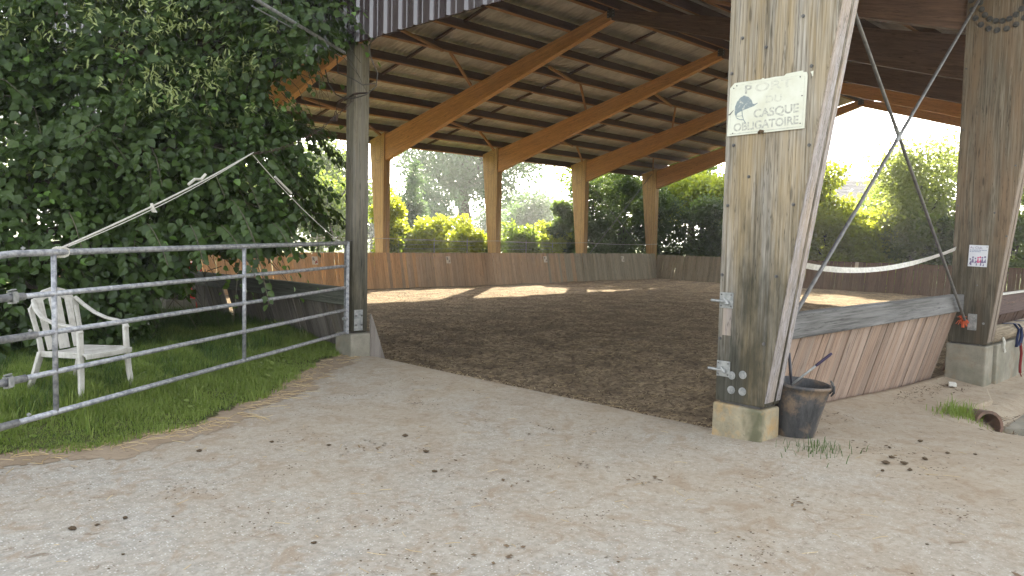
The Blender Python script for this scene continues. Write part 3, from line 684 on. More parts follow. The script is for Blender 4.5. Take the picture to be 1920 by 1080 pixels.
V_('locust_tree', 'bright yellow-green tree just right of the sign post', 39.0, 16.6, 6.9, 1.9, m_l_yel, 26000, .12, .02)
V_('locust_tree', 'lower yellow tree touching the right edge of the sign post', 38.8, 17.9, 5.2, 1.6, m_l_yel, 16000, .12)
bgtree('olive_tree', 'tall airy grey-green tree behind the crossed tie rods', 40.4, 12.7, 8.5, 3.2, m_l_olive, 26000, .155, low=.03, blobs=70, br=.2, sparse=1.3)
V_('bush', 'yellow-green bush under the tie-rod crossing', 39.2, 14.0, 4.1, 1.9, m_l_yel, 17000)
V_('bush', 'low yellow-green bush behind the white tape', 38.4, 15.2, 3.0, 1.4, m_l_yel, 12000)
V_('bush', 'green bush at the foot of the airy grey-green tree', 38.8, 12.4, 3.6, 1.7, m_l_mid, 13000)
V_('bush', 'dark green bush touching the left edge of the post with the notice', 38.4, 10.7, 3.6, 1.2, m_l_dark, 9000)
V_('broadleaf_tree', 'green tree beyond the post with the small white notice', 38.7, 8.4, 5.4, 1.6, m_l_mid, 12000)
V_('broadleaf_tree', 'tree glimpsed at the right edge of the picture', 38.9, 6.0, 5.5, 1.9, m_l_mid, 10000)
V_('broadleaf_tree', 'dark green tree behind the airy grey-green tree', 47.0, 16.0, 6.2, 3.0, m_l_mid, 12000, .16)
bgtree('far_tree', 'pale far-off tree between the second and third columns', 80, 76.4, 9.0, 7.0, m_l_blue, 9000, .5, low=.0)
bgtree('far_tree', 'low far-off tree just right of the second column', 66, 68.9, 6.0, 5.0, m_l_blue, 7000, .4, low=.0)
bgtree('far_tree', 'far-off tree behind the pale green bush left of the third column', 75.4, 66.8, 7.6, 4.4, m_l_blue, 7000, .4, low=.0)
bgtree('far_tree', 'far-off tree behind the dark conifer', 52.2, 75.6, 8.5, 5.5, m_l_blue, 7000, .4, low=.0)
bgtree('broadleaf_tree', 'dark tree far behind the lime tree on the left', 10.0, 36.0, 8.0, 4.2, m_l_dark, 9000, .25)
bgtree('broadleaf_tree', 'mid-green tree far behind the lime tree on the left', 16.5, 38.0, 7.0, 3.2, m_l_mid, 9000, .22)
for x, y, tp, w, lb in ((47, 36.5, 16.5, 5.0, 'tall sun-blocking tree added far behind the third column, top hidden by the hall roof'), (51.5, 32.5, 16, 4.4, 'tall sun-blocking tree added far behind the fourth column, top hidden by the roof')):
    bgtree('sun_blocking_tree', lb, x, y, tp, w, m_l_mid, 16000, .30, low=.22, blobs=40, br=.26)  # added to block the sun and break up the arena sun patches
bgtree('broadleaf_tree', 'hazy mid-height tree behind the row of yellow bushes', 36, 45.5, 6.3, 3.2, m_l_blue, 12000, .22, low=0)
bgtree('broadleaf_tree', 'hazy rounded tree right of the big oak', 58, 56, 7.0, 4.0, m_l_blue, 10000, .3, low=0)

# house beyond the trees
hs = thing('house', (84, 31, -.15), 'grey-roofed house half hidden by trees right of the sign post', 'house')
m_wallh = simple('rendered_house_wall', (.36, .31, .27), .9, nscale=2, col2=(.30, .26, .23)); m_tile = simple('grey_roof_tiles', (.13, .12, .125), .8, nscale=1.5, col2=(.18, .16, .16), bmp=.3)
m_glass = simple('dark_window_glass', (.03, .035, .045), .12, spec=.8); m_white = simple('white_painted_wood', (.7, .69, .66), .5)
ux = Vector((.70, -.71, 0)); uy = Vector((.71, .70, 0)); o_ = Vector((84, 30.6, -.15))
def HP(a, b, z): return o_+ux*a+uy*b+Vector((0, 0, z))
mb = MB(); mb.hexa([HP(-5, 0, 0), HP(5, 0, 0), HP(5, 8, 0), HP(-5, 8, 0), HP(-5, 0, 6.2), HP(5, 0, 6.2), HP(5, 8, 6.2), HP(-5, 8, 6.2)]); mb.build('wall', m_wallh, hs)
rows = 8
for i in range(rows):
    f0, f1 = i/rows, (i+1)/rows
    mb = MB(); mb.hexa([HP(-5.4, -.5+4.5*f0, 6.1+3.2*f0), HP(5.4, -.5+4.5*f0, 6.1+3.2*f0), HP(5.4, -.5+4.5*f1+.05, 6.1+3.2*f1), HP(-5.4, -.5+4.5*f1+.05, 6.1+3.2*f1),
        HP(-5.4, -.5+4.5*f0, 6.25+3.2*f0), HP(5.4, -.5+4.5*f0, 6.25+3.2*f0), HP(5.4, -.5+4.5*f1+.05, 6.17+3.2*f1), HP(-5.4, -.5+4.5*f1+.05, 6.17+3.2*f1)]); mb.build('roof_course', m_tile, hs)
mb = MB(); mb.add([HP(-5.4, 4, 9.3), HP(5.4, 4, 9.3), HP(5.4, 8.5, 6.1), HP(-5.4, 8.5, 6.1), HP(-5, 0, 6.2), HP(-5, 4, 9.2), HP(-5, 8, 6.2), HP(5, 0, 6.2), HP(5, 4, 9.2), HP(5, 8, 6.2)], [(0, 1, 2, 3), (4, 5, 6), (7, 9, 8)]); mb.build('roof_back', m_tile, hs)
for (a_, z) in ((-3.6, 3.7), (-1.4, 3.7), (1.2, 3.7), (3.5, 3.7), (-3.6, .9), (-1.4, .9), (1.2, .9), (3.5, .9)):
    mb = MB(); mb.hexa([HP(a_-.55, -.04, z), HP(a_+.55, -.04, z), HP(a_+.55, .02, z), HP(a_-.55, .02, z), HP(a_-.55, -.04, z+1.5), HP(a_+.55, -.04, z+1.5), HP(a_+.55, .02, z+1.5), HP(a_-.55, .02, z+1.5)]); w_ = mb.build('window', m_white, hs)
    mb = MB(); mb.hexa([HP(a_-.46, -.06, z+.09), HP(a_+.46, -.06, z+.09), HP(a_+.46, -.045, z+.09), HP(a_-.46, -.045, z+.09), HP(a_-.46, -.06, z+1.41), HP(a_+.46, -.06, z+1.41), HP(a_+.46, -.045, z+1.41), HP(a_-.46, -.045, z+1.41)]); mb.build('pane', m_glass, w_)

# paddock fence of thin wires beyond the far kickboard
pf = thing('wire_fence', (15, 26.3, -.15), 'thin wire paddock fence behind the far kickboard', 'fence')
for i in range(13):
    x = 6+i*1.9; mb = MB(); mb.tube([(x, 26.1, -.15), (x, 26.1, 1.95)], .018, 6); mb.build('post', m_galv, pf)
for j in range(6):
    z = 1.0+j*.165; mb = MB(); mb.tube([(6+i*1.9, 26.1, z+.015*math.sin(i*2+j)) for i in range(13)], .006 if j else .012, 4); mb.build('wire', m_galv, pf)
# cord strung from column to column on the far side
mb = MB(); pts = []
for i in range(0, 61):
    x = 5.7+i*.5; ph_ = ((x-A) % 6)/6; pts.append((x, 24.60, 1.92-.22*ph_*(1-ph_)*(1 if x > 20 else .4)-.002*(x-14)))
mb.tube(pts, .012, 5); tag(mb.build('cord', m_rope, None), 'thin pale cord strung level along the far columns above the kickboard', 'cord')

# ---------------------------------------------------------------- the lime tree
lime = thing('lime_tree', (2.2, 13.2, .5), 'big dark leafy lime tree with pale flower bracts hanging over the gate on the left', 'tree')
BL = [(2.83,12.02,4.49,1.9),(3.77,11.00,4.65,1.8),(4.63,10.17,4.61,1.3),(4.92,9.14,4.63,0.8),(4.95,8.75,4.50,0.42),(4.98,8.45,4.42,0.2),(2.64,11.30,2.88,1.7),(3.65,10.49,3.06,1.6),(4.42,9.89,3.03,1.15),(5.10,9.32,3.25,0.45),(5.36,9.56,2.52,0.42),(2.32,10.46,1.88,1.2),(3.30,10.24,1.97,1.1),(4.12,9.75,2.10,0.75),(4.40,8.93,2.05,0.42),(2.75,10.78,1.16,0.9),(1.61,12.02,3.49,2.2),(1.62,11.24,1.55,1.6),(3.50,12.24,6.71,2.6),(4.45,11.3,6.41,1.9),(1.2,13.5,6.5,3.2),(3.2,14.0,4.5,2.4),(0.2,14.5,3.2,2.6),(3.2,13.2,2.2,1.5)]
BLa = np.array(BL)
def sprays(n, seed, ln=(.35, .75)):
    g = np.random.default_rng(seed); w = BLa[:, 3]**2*np.where(BLa[:, 1]-BLa[:, 0] > 9.6, .5, 1); i = g.choice(len(BLa), n*3, p=w/w.sum()); d = unit(g.normal(size=(n*3, 3)))
    P = BLa[i, :3]+d*(BLa[i, 3]*g.uniform(.72, 1.0, n*3))[:, None]
    dd = np.linalg.norm(P[:, None, :]-BLa[None, :, :3], axis=2)/BLa[None, :, 3]
    keep = (dd.min(1) > .70) & (P[:, 2] > .95); P = P[keep][:n]; d = d[keep][:n]
    return P, d, g
def spray_leaves(P, d, g, k=12, size=(.055, .13)):
    n = len(P); L = g.uniform(.3, .7, n); out = unit(d*np.array([1, 1, .4])+g.normal(size=(n, 3))*.35)
    ax = unit(out+np.array([0, 0, -.45])); Pl = []; Dl = []; Nl = []
    side = np.cross(ax, np.array([0, 0, 1.0])); side = unit(side)
    for j in range(k):
        t_ = (j+.5)/k; p = P+ax*(L*t_)[:, None]+np.array([0, 0, -.25])*(L*t_*t_)[:, None]
        s = side*(1 if j % 2 else -1)
        D = unit(s*.9+ax*.55+np.array([0, 0, -.75])+g.normal(size=(n, 3))*.3)
        N = unit(out*.8+np.array([0, 0, .75])+g.normal(size=(n, 3))*.35)
        Pl.append(p+s*.02); Dl.append(D); Nl.append(N)
    P_ = np.concatenate(Pl); return P_, np.concatenate(Dl), np.concatenate(Nl), g.uniform(size[0], size[1], len(P_)), (P, ax, L)
P, d, g = sprays(10500, 3); LP, LD, LN, LS, tw = spray_leaves(P, d, g)
def opening(Pt):   # the crown leaves a gap between the gable and the gate post
    d_ = Pt-np.array([0, 0, EYE]); f_ = d_@np.array([F.x, F.y, F.z]); u_ = 960+FOC*(d_@np.array([R2.x, R2.y, R2.z]))/f_; v_ = 540-FOC*(d_@np.array([U2.x, U2.y, U2.z]))/f_
    q = np.sin(Pt[:, 0]*9)*np.cos(Pt[:, 2]*11+Pt[:, 1]*7)*14
    low = (u_ > 500+q) & (v_ > 90+(640-u_)*.42+q) & (v_ < 205+(u_-500)*.35+q)
    veil = (u_ > 545+q) & (v_ >= 205) & (v_ < 455) & (np.sin(Pt[:, 0]*5+Pt[:, 2]*6)+np.sin(Pt[:, 1]*4.3-Pt[:, 2]*5.1) > -.25)
    under = ((u_ > 345+q*1.5) & (v_ > 470+q) & (v_ < 720)) | ((u_ > 285+q) & (v_ > 545+q) & (v_ < 720))
    return low | veil | (under & (Pt[:, 1] > 8.0) & (u_ < 700))
m = (LP[:, 2] > .72) & ~opening(LP); LP, LD, LN, LS = LP[m], LD[m], LN[m], LS[m]
# the 300 leaves nearest the camera side that hang free become objects of their own
dist = np.linalg.norm(LP-np.array([0, 0, EYE]), axis=1); vis = (LP@np.array([R2.x, R2.y, R2.z]))/(LP@np.array([F.x, F.y, F.z])); order = np.argsort(dist+np.where(vis < -.66, 50, 0))
big_i = order[:280]; rest = order[280:]
V, T = leaves(LP[rest], LD[rest], LN[rest], LS[rest]); tag(fast('foliage', V, T, m_lime, lime), kind='stuff')
v0, t0 = leaves(np.zeros((1, 3)), np.array([[0, 1.0, 0]]), np.array([[0, 0, 1.0]]), np.array([1.0]))
me_leaf = mesh_from('leaf', v0, [tuple(r) for r in t0.tolist()], m_lime)
for i in big_i:
    D = Vector(LD[i]).normalized(); N = Vector(LN[i]); N = (N-D*N.dot(D)).normalized(); X = D.cross(N); s = float(LS[i])
    inst('leaf', me_leaf, Matrix(((X.x*s, D.x*s, N.x*s, LP[i][0]), (X.y*s, D.y*s, N.y*s, LP[i][1]), (X.z*s, D.z*s, N.z*s, LP[i][2]), (0, 0, 0, 1))), lime)
# pale young leaves at some shoot ends
P, d, g = sprays(420, 21); a_, b_, c_, s_2, _ = spray_leaves(P+d*.08, d, g, 5, (.06, .1)); V, T = leaves(a_, b_, c_, s_2); tag(fast('young_foliage', V, T, m_limen, lime), kind='stuff')
# flower bracts in clusters
CL = [(2.32, 10.06, 4.23), (2.55, 9.83, 4.27), (2.96, 9.44, 4.48), (3.33, 9.06, 4.41), (3.83, 8.98, 4.38), (2.94, 9.41, 3.98), (3.1, 9.22, 3.63), (3.78, 9.0, 3.89), (4.03, 8.93, 3.78), (3.43, 8.88, 3.47), (2.2, 10.06, 3.01), (2.48, 9.75, 2.67), (4.42, 8.9, 3.48), (3.12, 9.26, 4.22), (4.13, 8.96, 4.02), (3.39, 8.93, 3.58), (4.6, 8.6, 4.3), (1.9, 10.1, 3.6)]
bp_, bd_, bn_ = [], [], []
for c in CL:
    c = np.array(c); dd = np.linalg.norm(c-BLa[:, :3], axis=1)-BLa[:, 3]; q = BLa[np.argmin(dd)]; e = unit(c-q[:3]); toward = unit(np.array([-.7, -.7, .1])+e)
    c = q[:3]+toward*q[3]*1.02 if dd.min() > .5 else c
    for s in range(17):
        c2 = c+rng.normal(size=3)*np.array([.25, .25, .12]); k = int(rng.integers(5, 11))
        bp_.append(c2+rng.normal(size=(k, 3))*.035); bd_.append(unit(rng.normal(size=(k, 3))*.8+np.array([0, 0, -.6]))); bn_.append(rdir(k)*.6+np.array([-.4, -.4, .6]))
bp_ = np.concatenate(bp_); V, T = leaves(bp_, np.concatenate(bd_), np.concatenate(bn_), rng.uniform(.045, .09, len(bp_)), .14, .03); tag(fast('blossom', V, T, m_bract, lime), kind='stuff')
# hanging shoots over the gate and the mossy beam
hp, hd, hn, hs_ = [], [], [], []
SH = [((4.35, 8.3, 2.15), (4.2, 7.55, 1.78)), ((4.0, 8.2, 2.1), (3.82, 7.36, 1.30)), ((3.7, 8.2, 2.1), (3.66, 7.35, 1.60)), ((3.4, 8.3, 2.1), (3.2, 7.5, 1.72)), ((3.0, 8.4, 2.1), (2.9, 7.6, 1.7)), ((4.7, 8.7, 2.2), (4.6, 8.1, 1.75)), ((5.0, 9.0, 2.5), (5.0, 8.55, 2.0)), ((5.2, 9.3, 3.3), (5.25, 9.0, 2.5)),
      ((4.6, 9.0, 4.35), (4.95, 8.45, 3.75)), ((4.8, 8.9, 4.5), (5.2, 8.28, 4.38)), ((4.9, 8.95, 4.4), (5.12, 8.5, 3.85)), ((3.9, 8.4, 2.4), (3.75, 7.5, 1.9)), ((2.4, 8.9, 2.2), (2.3, 8.1, 1.8)), ((4.2, 9.2, 1.9), (4.35, 9.0, 1.35)), ((3.6, 9.3, 1.8), (3.7, 9.1, 1.25)), ((4.7, 8.9, 3.9), (5.0, 8.6, 3.4)), ((4.5, 9.0, 3.2), (4.8, 8.5, 2.6)), ((4.1, 8.9, 3.0), (4.2, 8.3, 2.3))]
tb = MB()
for p, q in SH:
    p, q = np.array(p), np.array(q); L = np.linalg.norm(q-p); k = int(L/.045); mid = (p+q)/2+np.array([0, 0, .12*L]); pts = []
    for j in range(k):
        t_ = j/(k-1); pt = (1-t_)**2*p+2*t_*(1-t_)*mid+t_*t_*q; pts.append(tuple(pt)); ax = unit(q-p); s = unit(np.cross(ax, [0, 0, 1.0]))*(1 if j % 2 else -1)
        hp.append(pt+s*.015); hd.append(unit(s*.8+ax*.4+np.array([0, 0, -.9])+rng.normal(size=3)*.25)); hn.append(unit(np.array([-.6, -.6, .55])+rng.normal(size=3)*.3)); hs_.append(rng.uniform(.075, .12)*(1-.25*t_))
    tb.tube(pts, .005, 4, False)
V, T = leaves(np.array(hp), np.array(hd), np.array(hn), np.array(hs_)); tag(fast('hanging_foliage', V, T, m_lime, lime), kind='stuff')
for (Pp, ax, L) in [tw]:
    for i in range(0, len(Pp), 7): tb.tube([tuple(Pp[i]-ax[i]*.15), tuple(Pp[i]+ax[i]*L[i]*.5), tuple(Pp[i]+ax[i]*L[i]+np.array([0, 0, -.25*L[i]]))], [.007, .005, .003], 3, False)
tag(tb.build('twigs', m_twig, lime), kind='stuff')
mb = MB(); mb.tube([(2.2, 13.2, .4), (2.2, 13.1, 1.6), (2.3, 12.9, 3.2), (2.5, 12.6, 6.5), (2.3, 12.9, 9)], [.30, .24, .20, .13, .04], 10); mb.build('trunk', m_bark, lime, smooth=True)
for i, b in enumerate(BL[:18]):
    z = min(max(b[2]-.9, 1.1), 4.5); mb = MB(); m1 = ((2.25+b[0])/2, (13.0+b[1])/2, (z+b[2])/2+.25); mb.tube([(2.25, 13.05, z), m1, b[:3]], [.075, .05, .02], 6, False); mb.build('limb', m_bark, lime, smooth=True)

# ---------------------------------------------------------------- grass
def tuft(n, P, h, w, mat, name, lean=.5, tagit=True, par=None):
    a_ = rng.random(n)*6.283; L = h*rng.uniform(.5, 1.25, n); D = np.stack([np.cos(a_), np.sin(a_), np.zeros(n)], 1); S = np.stack([-np.sin(a_), np.cos(a_), np.zeros(n)], 1)
    ln = rng.uniform(.1, 1, n)*lean; W = w*rng.uniform(.6, 1.3, n)
    base = P; midp = P+D*(L*ln*.35)[:, None]+np.array([0, 0, 1.0])*(L*.6)[:, None]; tip = P+D*(L*ln)[:, None]+np.array([0, 0, 1.0])*(L*(1-.35*ln))[:, None]
    V = np.stack([base-S*W[:, None], base+S*W[:, None], midp+S*(W*.7)[:, None], midp-S*(W*.7)[:, None], tip], 1).reshape(-1, 3)
    b = np.arange(n)[:, None]*5; T = np.concatenate([b+np.array([[0, 1, 2]]), b+np.array([[0, 2, 3]]), b+np.array([[3, 2, 4]])], 0)
    return fast(name, V, T, mat, par)
def scatter(n, x0, x1, y0, y1, f):
    X = rng.uniform(x0, x1, n); Y = rng.uniform(y0, y1, n); m = f(X, Y); X, Y = X[m], Y[m]; return np.stack([X, Y, path_z(X, Y)], 1)
def short_f(x, y):
    d = grass_dist(x, y)+.16*wob(x, y, 6)+.08*wob(x, y, 16, k=8); return (rng.random(len(x)) < np.clip(d*6+.45, 0, 1)) & (d > -.08) & (x < 5.75)
P = scatter(330000, -1.5, 5.75, 5.5, 10.5, short_f); w_ = grass_dist(P[:, 0], P[:, 1])
tag(tuft(len(P), P, (.05+.07*sstep(w_, .2, .9))*np.clip(1.1+1.1*wob(P[:, 0], P[:, 1], 8), .7, 1.9), .0034, m_grass, 'mown_grass', .9), 'short green grass at the edge of the path under the gate', 'grass', kind='stuff')
P = scatter(90000, -2, 5.7, 6.3, 13.5, lambda x, y: (grass_dist(x, y) > .75+.3*wob(x, y, 5)) & (rng.random(len(x)) < .75))
tag(tuft(len(P), P, .19+.07*wob(P[:, 0], P[:, 1], 4), .0035, m_grassd, 'long_grass', .9), 'long darker grass around the chair and below the mossy beam', 'grass', kind='stuff')
pk = P[rng.random(len(P)) < .05][:, :3]; tag(tuft(len(pk), pk, .12, .0022, m_straw, 'dry_grass', 1.2), 'dry yellowed stems scattered through the grass', 'grass', kind='stuff')
P = scatter(9000, -1, 5.6, 5.8, 10, lambda x, y: (grass_dist(x, y) > .1) & (wob(x, y, 9, k=4) > .22)); tag(tuft(len(P), P, .20, .004, m_grass, 'taller_tufts', 1.0), 'taller bright tufts along the gate rail', 'grass', kind='stuff')
# broad-leaved weeds in the grass
P = scatter(2600, -1, 5.5, 6, 10.5, lambda x, y: (grass_dist(x, y) > .15) & (wob(x, y, 4) > .05)); n = len(P)
V, T = leaves(P+np.array([0, 0, .05]), unit(rng.normal(size=(n, 3))*np.array([1, 1, .2])+np.array([0, 0, .35])), np.tile([0, 0, 1.0], (n, 1))+rng.normal(size=(n, 3))*.3, rng.uniform(.03, .065, n), .35); tag(fast('clover_weeds', V, T, m_grass), 'low broad-leaved weeds among the mown grass', 'weeds', kind='stuff')

# ---------------------------------------------------------------- loose litter on soil and path
def flakes(P, L, W, mat, name, tilt=.35):
    n = len(P); a_ = rng.random(n)*6.283; D = np.stack([np.cos(a_), np.sin(a_), rng.normal(size=n)*tilt], 1); N = np.stack([rng.normal(size=n)*tilt, rng.normal(size=n)*tilt, np.ones(n)], 1)
    V, T = leaves(P, D, N, L, W, six=False); return fast(name, V, T, mat)
m_chip = leafmat_chip('wood_chip', (.07, .048, .030), (.55, .43, .26), (.1, .07, .04), .03, .95, .05)
n = 120000; X = 5.1+rng.random(n)**2.3*17; Y = rng.uniform(3.3, 23, n); m = soil_edge(X, Y) & ((Y < 8.6) | (X > 5.8)); X, Y = X[m], Y[m]; P = np.stack([X, Y, soil_z(X, Y)+.008], 1)
tag(flakes(P, rng.uniform(.02, .065, len(P)), .14, m_chip, 'wood_chips'), 'brown wood chips covering the arena floor', 'wood chips', kind='stuff')
X = 5.2+9*rng.random(1500)**1.6; Y = rng.uniform(3.3, 10, 1500); m = soil_edge(X, Y); X, Y = X[m], Y[m]
mb = MB()
def straw(mb, x, y, z, L, r=.0022):
    a_ = random.random()*6.28; b = random.uniform(-.5, .5); p = Vector((x, y, z+.006)); q = p+Vector((math.cos(a_), math.sin(a_), random.uniform(0, .12)))*L*.5; w_ = q+Vector((math.cos(a_+b), math.sin(a_+b), random.uniform(-.1, .05)))*L*.5
    mb.tube([p, q, w_], r, 3, False)
for x, y in list(zip(X, Y)): straw(mb, x, y, float(soil_z(x, y))+.008, random.uniform(.04, .16))
tag(mb.build('straw', m_straw, None), 'loose straw stalks scattered on the dark arena floor', 'straw', kind='stuff')
mb = MB()
for i in range(700):
    x, y = random.uniform(.2, 9.5), random.uniform(-.5, 8)
    g_ = float(grass_dist(x, y))
    if g_ > .15 or (x > 5.3 and y > 2.2): continue
    if random.random() < .55 and g_ < -.5: continue
    straw(mb, x, y, float(path_z(x, y)), random.uniform(.02, .11), .0018)
for i in range(260):
    j = random.randrange(1, 6); p, q = GE[j], GE[j+1]; t_ = random.random(); x = p[0]+(q[0]-p[0])*t_+random.gauss(.12, .12); y = p[1]+(q[1]-p[1])*t_-abs(random.gauss(0, .16)); straw(mb, x, y, float(path_z(x, y)), random.uniform(.05, .22), .0022)
tag(mb.build('path_straw', m_straw, None), 'dry straw and stems lying along the path and the grass edge', 'straw', kind='stuff')
m_dung = simple('dried_manure', (.15, .105, .065), 1, nscale=30, col2=(.075, .055, .036), bmp=.9, spec=.05)
m_dungf = leafmat_chip('trodden_flakes', (.10, .07, .045), (.24, .17, .10))
m_deadleaf = simple('dead_leaf', (.16, .10, .06), .9, nscale=20, col2=(.08, .055, .035))
def clod_mesh(sd, n=7, m=5):
    r_ = random.Random(sd); V = []; Fc = []
    for i in range(m):
        th_ = math.pi*(i+.5)/m
        for j in range(n):
            f_ = 1+r_.uniform(-.28, .28); V.append((math.sin(th_)*math.cos(2*math.pi*j/n)*f_, math.sin(th_)*math.sin(2*math.pi*j/n)*f_*.8, math.cos(th_)*.55*f_))
    for i in range(m-1):
        for j in range(n): Fc.append((i*n+j, (i+1)*n+j, (i+1)*n+(j+1) % n, i*n+(j+1) % n))
    Fc.append(tuple(range(n))); Fc.append(tuple((m-1)*n+j for j in range(n-1, -1, -1)))
    return mesh_from('manure_clod', V, Fc, m_dung, True)
CL_ = ['largest clod of the short row at the lower left of the path', 'second clod of the short row at the lower left', 'third clod of the short row at the lower left', 'small clod right of the short row at the lower left',
 'dark rounded lone clod on the path at bottom centre-left', 'flat clod on the path nearest the grass edge, leftmost one', 'flat clod on the path a step right of the one nearest the grass', 'clod between the grass edge and the middle of the path',
 'widest flat clod in the middle of the path', 'flat clod just in front of the widest middle clod', 'clod nearest the camera in the middle trio', 'tiny clod alone near the bottom left corner of the path', 'tiny clod alone at the bottom right of centre', 'tiny clod alone at the bottom right of the path',
 'largest dark clod in the heap right of the bucket', 'dark clod touching the largest one of the heap, on its near side', 'dark clod behind the largest one of the heap', 'clod at the near edge of the heap by the bucket', 'dark clod at the right side of the heap', 'clod farthest behind the heap right of the bucket', 'clod lying a little right of the heap', 'rightmost larger clod, apart from the heap', 'clod of the heap closest to the bucket', 'small clod nearest the right edge, in front of the heap']
cm = [clod_mesh(i) for i in range(6)]
# crumbs: many, very small
mb = MB()
CR = [(4.0, 3.6), (4.5, 5.6), (3.4, 4.4), (2.9, 5.3), (2.4, 4.6), (4.9, 3.9), (2.0, 3.9), (4.7, 2.4), (3.3, 2.7), (5.9, 1.7), (6.2, 2.0), (4.2, 6.3), (2.6, 3.4), (1.9, 4.6), (3.6, 1.8), (5.0, 1.3), (2.2, 2.9), (4.9, 6.6), (3.7, 6.0)]
for i in range(1300):
    if random.random() < .5: c = random.choice(CR); x, y = c[0]+random.gauss(0, .16), c[1]+random.gauss(0, .10)
    else: x, y = random.uniform(.6, 7.5), random.uniform(.2, 8)
    if float(grass_dist(x, y)) > .1 or (x > 5.3 and y > 2.6): continue
    s = random.uniform(.002, .0085); z = float(path_z(x, y)); Vc = [(x+s*random.uniform(.7, 1.6), y, z), (x, y+s, z), (x-s, y, z), (x, y-s*random.uniform(.7, 1.8), z), (x, y, z+s*.45)]
    mb.add(Vc, [(0, 1, 4), (1, 2, 4), (2, 3, 4), (3, 0, 4)])
tag(mb.build('crumbs', m_dung, None), 'fine dark crumbs of manure and soil strewn over the path', 'crumbs', kind='stuff')
fl = []
for i in range(46):
    cx, cy = random.uniform(.8, 6.5), random.uniform(.3, 7.2)
    if float(grass_dist(cx, cy)) > -.1 or (cx > 5 and cy > 2.4): continue
    for q in range(random.choice((3, 5, 9, 14))): fl.append((cx+random.gauss(0, .09), cy+random.gauss(0, .06)))
fl = np.array(fl); Pf = np.stack([fl[:, 0], fl[:, 1], path_z(fl[:, 0], fl[:, 1])+.006], 1)
tag(flakes(Pf, rng.uniform(.012, .045, len(Pf)), .3, m_dungf, 'manure_flakes', .22), 'thin trodden flakes of dry manure spread over the path', 'flakes', kind='stuff')
CP = [(1.17, 4.35, .030), (1.28, 4.33, .018), (1.42, 4.34, .022), (1.62, 4.2, .012), (2.0, 3.38, .020), (2.25, 5.35, .028), (2.75, 5.25, .022), (3.02, 4.9, .022), (3.6, 4.75, .034), (3.45, 4.3, .03), (3.2, 3.9, .026), (1.25, 3.85, .012), (2.95, 1.9, .014), (4.35, 1.25, .012), (5.75, 1.95, .040), (5.85, 1.86, .035), (5.95, 1.98, .03), (5.72, 1.78, .026), (6.1, 1.8, .030), (6.25, 2.1, .022), (6.45, 1.75, .025), (6.7, 2.02, .03), (5.55, 1.9, .022), (6.6, 1.6, .02)]
for i, (x, y, s) in enumerate(CP):
    M = Matrix.Translation((x, y, float(path_z(x, y))+s*.35)) @ Matrix.Rotation(random.random()*6, 4, 'Z') @ Matrix.Diagonal((s*.75, s*.7, s*.5, 1))
    o = inst('manure_clod', cm[i % 6], M)
    tag(o, CL_[i], 'manure', 'manure clods right of the bucket' if i >= 14 else 'manure clods on the open path')
def dead_leaf(x, y, s, a_, lb):
    z = float(path_z(x, y)); V = []; c = Matrix.Rotation(a_, 3, 'Z')
    for u, v_, w_ in ((-1, 0, .15), (-.4, .42, .35), (.2, .35, .05), (1, .1, .4), (.3, -.32, .3), (-.4, -.38, .02), (0, 0, .0)): V.append(Vector((x, y, z+.004))+c @ Vector((u*s, v_*s, w_*s*.6)))
    o = mk('dead_leaf', V, [(0, 6, 1), (1, 6, 2), (2, 6, 3), (3, 6, 4), (4, 6, 5), (5, 6, 0)], m_deadleaf); tag(o, lb, 'leaf')
dead_leaf(3.18, 1.22, .045, .4, 'curled dark dead leaf near the bottom edge, right of centre')
dead_leaf(2.42, 2.25, .04, 2.2, 'small dark dead leaf with a stalk at the bottom centre of the path')
dead_leaf(4.25, .82, .035, 1.2, 'pale brown dead leaf at the lower right of the path')

n = 900; Xl = rng.uniform(6.0, 11.2, n); Yl = 3.20-np.abs(rng.normal(0, .22, n)); Zl = np.where(Xl > 7.3, .395-.035*(Xl-7.3), path_z(Xl, Yl))+.012
tag(flakes(np.stack([Xl, Yl, Zl], 1), rng.uniform(.015, .06, n), .13, m_dungf, 'board_foot_litter', .3), 'brown litter of bark and straw gathered at the foot of the slanting boards', 'litter', kind='stuff')
# ---------------------------------------------------------------- metal gate
def gl(u):  # along the gate: 0 at the hinge end by the post, 1 at the vertical tube near the left
    return Vector((5.44, 8.44, 0)).lerp(Vector((1.552, 6.124, 0)), u)
gate = thing('metal_gate', (5.44, 8.44, .6), 'long galvanised tubular field gate with five rails across the grass on the left', 'gate')
zt0, zt1, zb0, zb1 = 1.925, 1.863, .789, .728
def gz(u, f): return (zb0+(zb1-zb0)*u)*(1-f)+(zt0+(zt1-zt0)*u)*f
rails = [0, .255, .505, .745, 1.0]
def gp3(u, f): p = gl(u); p.z = gz(u, f); return p
UE = 1.13
for f in rails[:4]:
    mb = MB(); mb.tube([gp3(0, f), gp3(.3, f)-Vector((0, 0, .004)), gp3(.7, f), gp3(UE, f)], .0195 if f else .021, 12); r_ = mb.build('rail', m_galv, gate, smooth=True)
    u = {0: 1.07, .255: 1.055, .505: 1.035, .745: 1.055}[f]
    mb = MB(); mb.tube([gp3(u, f), gp3(u-.02 if f else u, f)], .001, 4)
    mb = MB(); mb.tube([gp3(u, f), gp3(1.5, f)], .026, 12); mb.build('sleeve_rail', m_galv, gate, smooth=True)
mb = MB(); e = gp3(1.10, 1); mb.tube([gp3(0, 1), gp3(.5, 1), gp3(1.07, 1), gp3(1.093, 1)-Vector((0, 0, .008)), gp3(1.112, 1)-Vector((0, 0, .04)), gp3(1.118, .9), gp3(1.118, 0)], .0235, 14); mb.build('frame_tube', m_galv, gate, smooth=True)
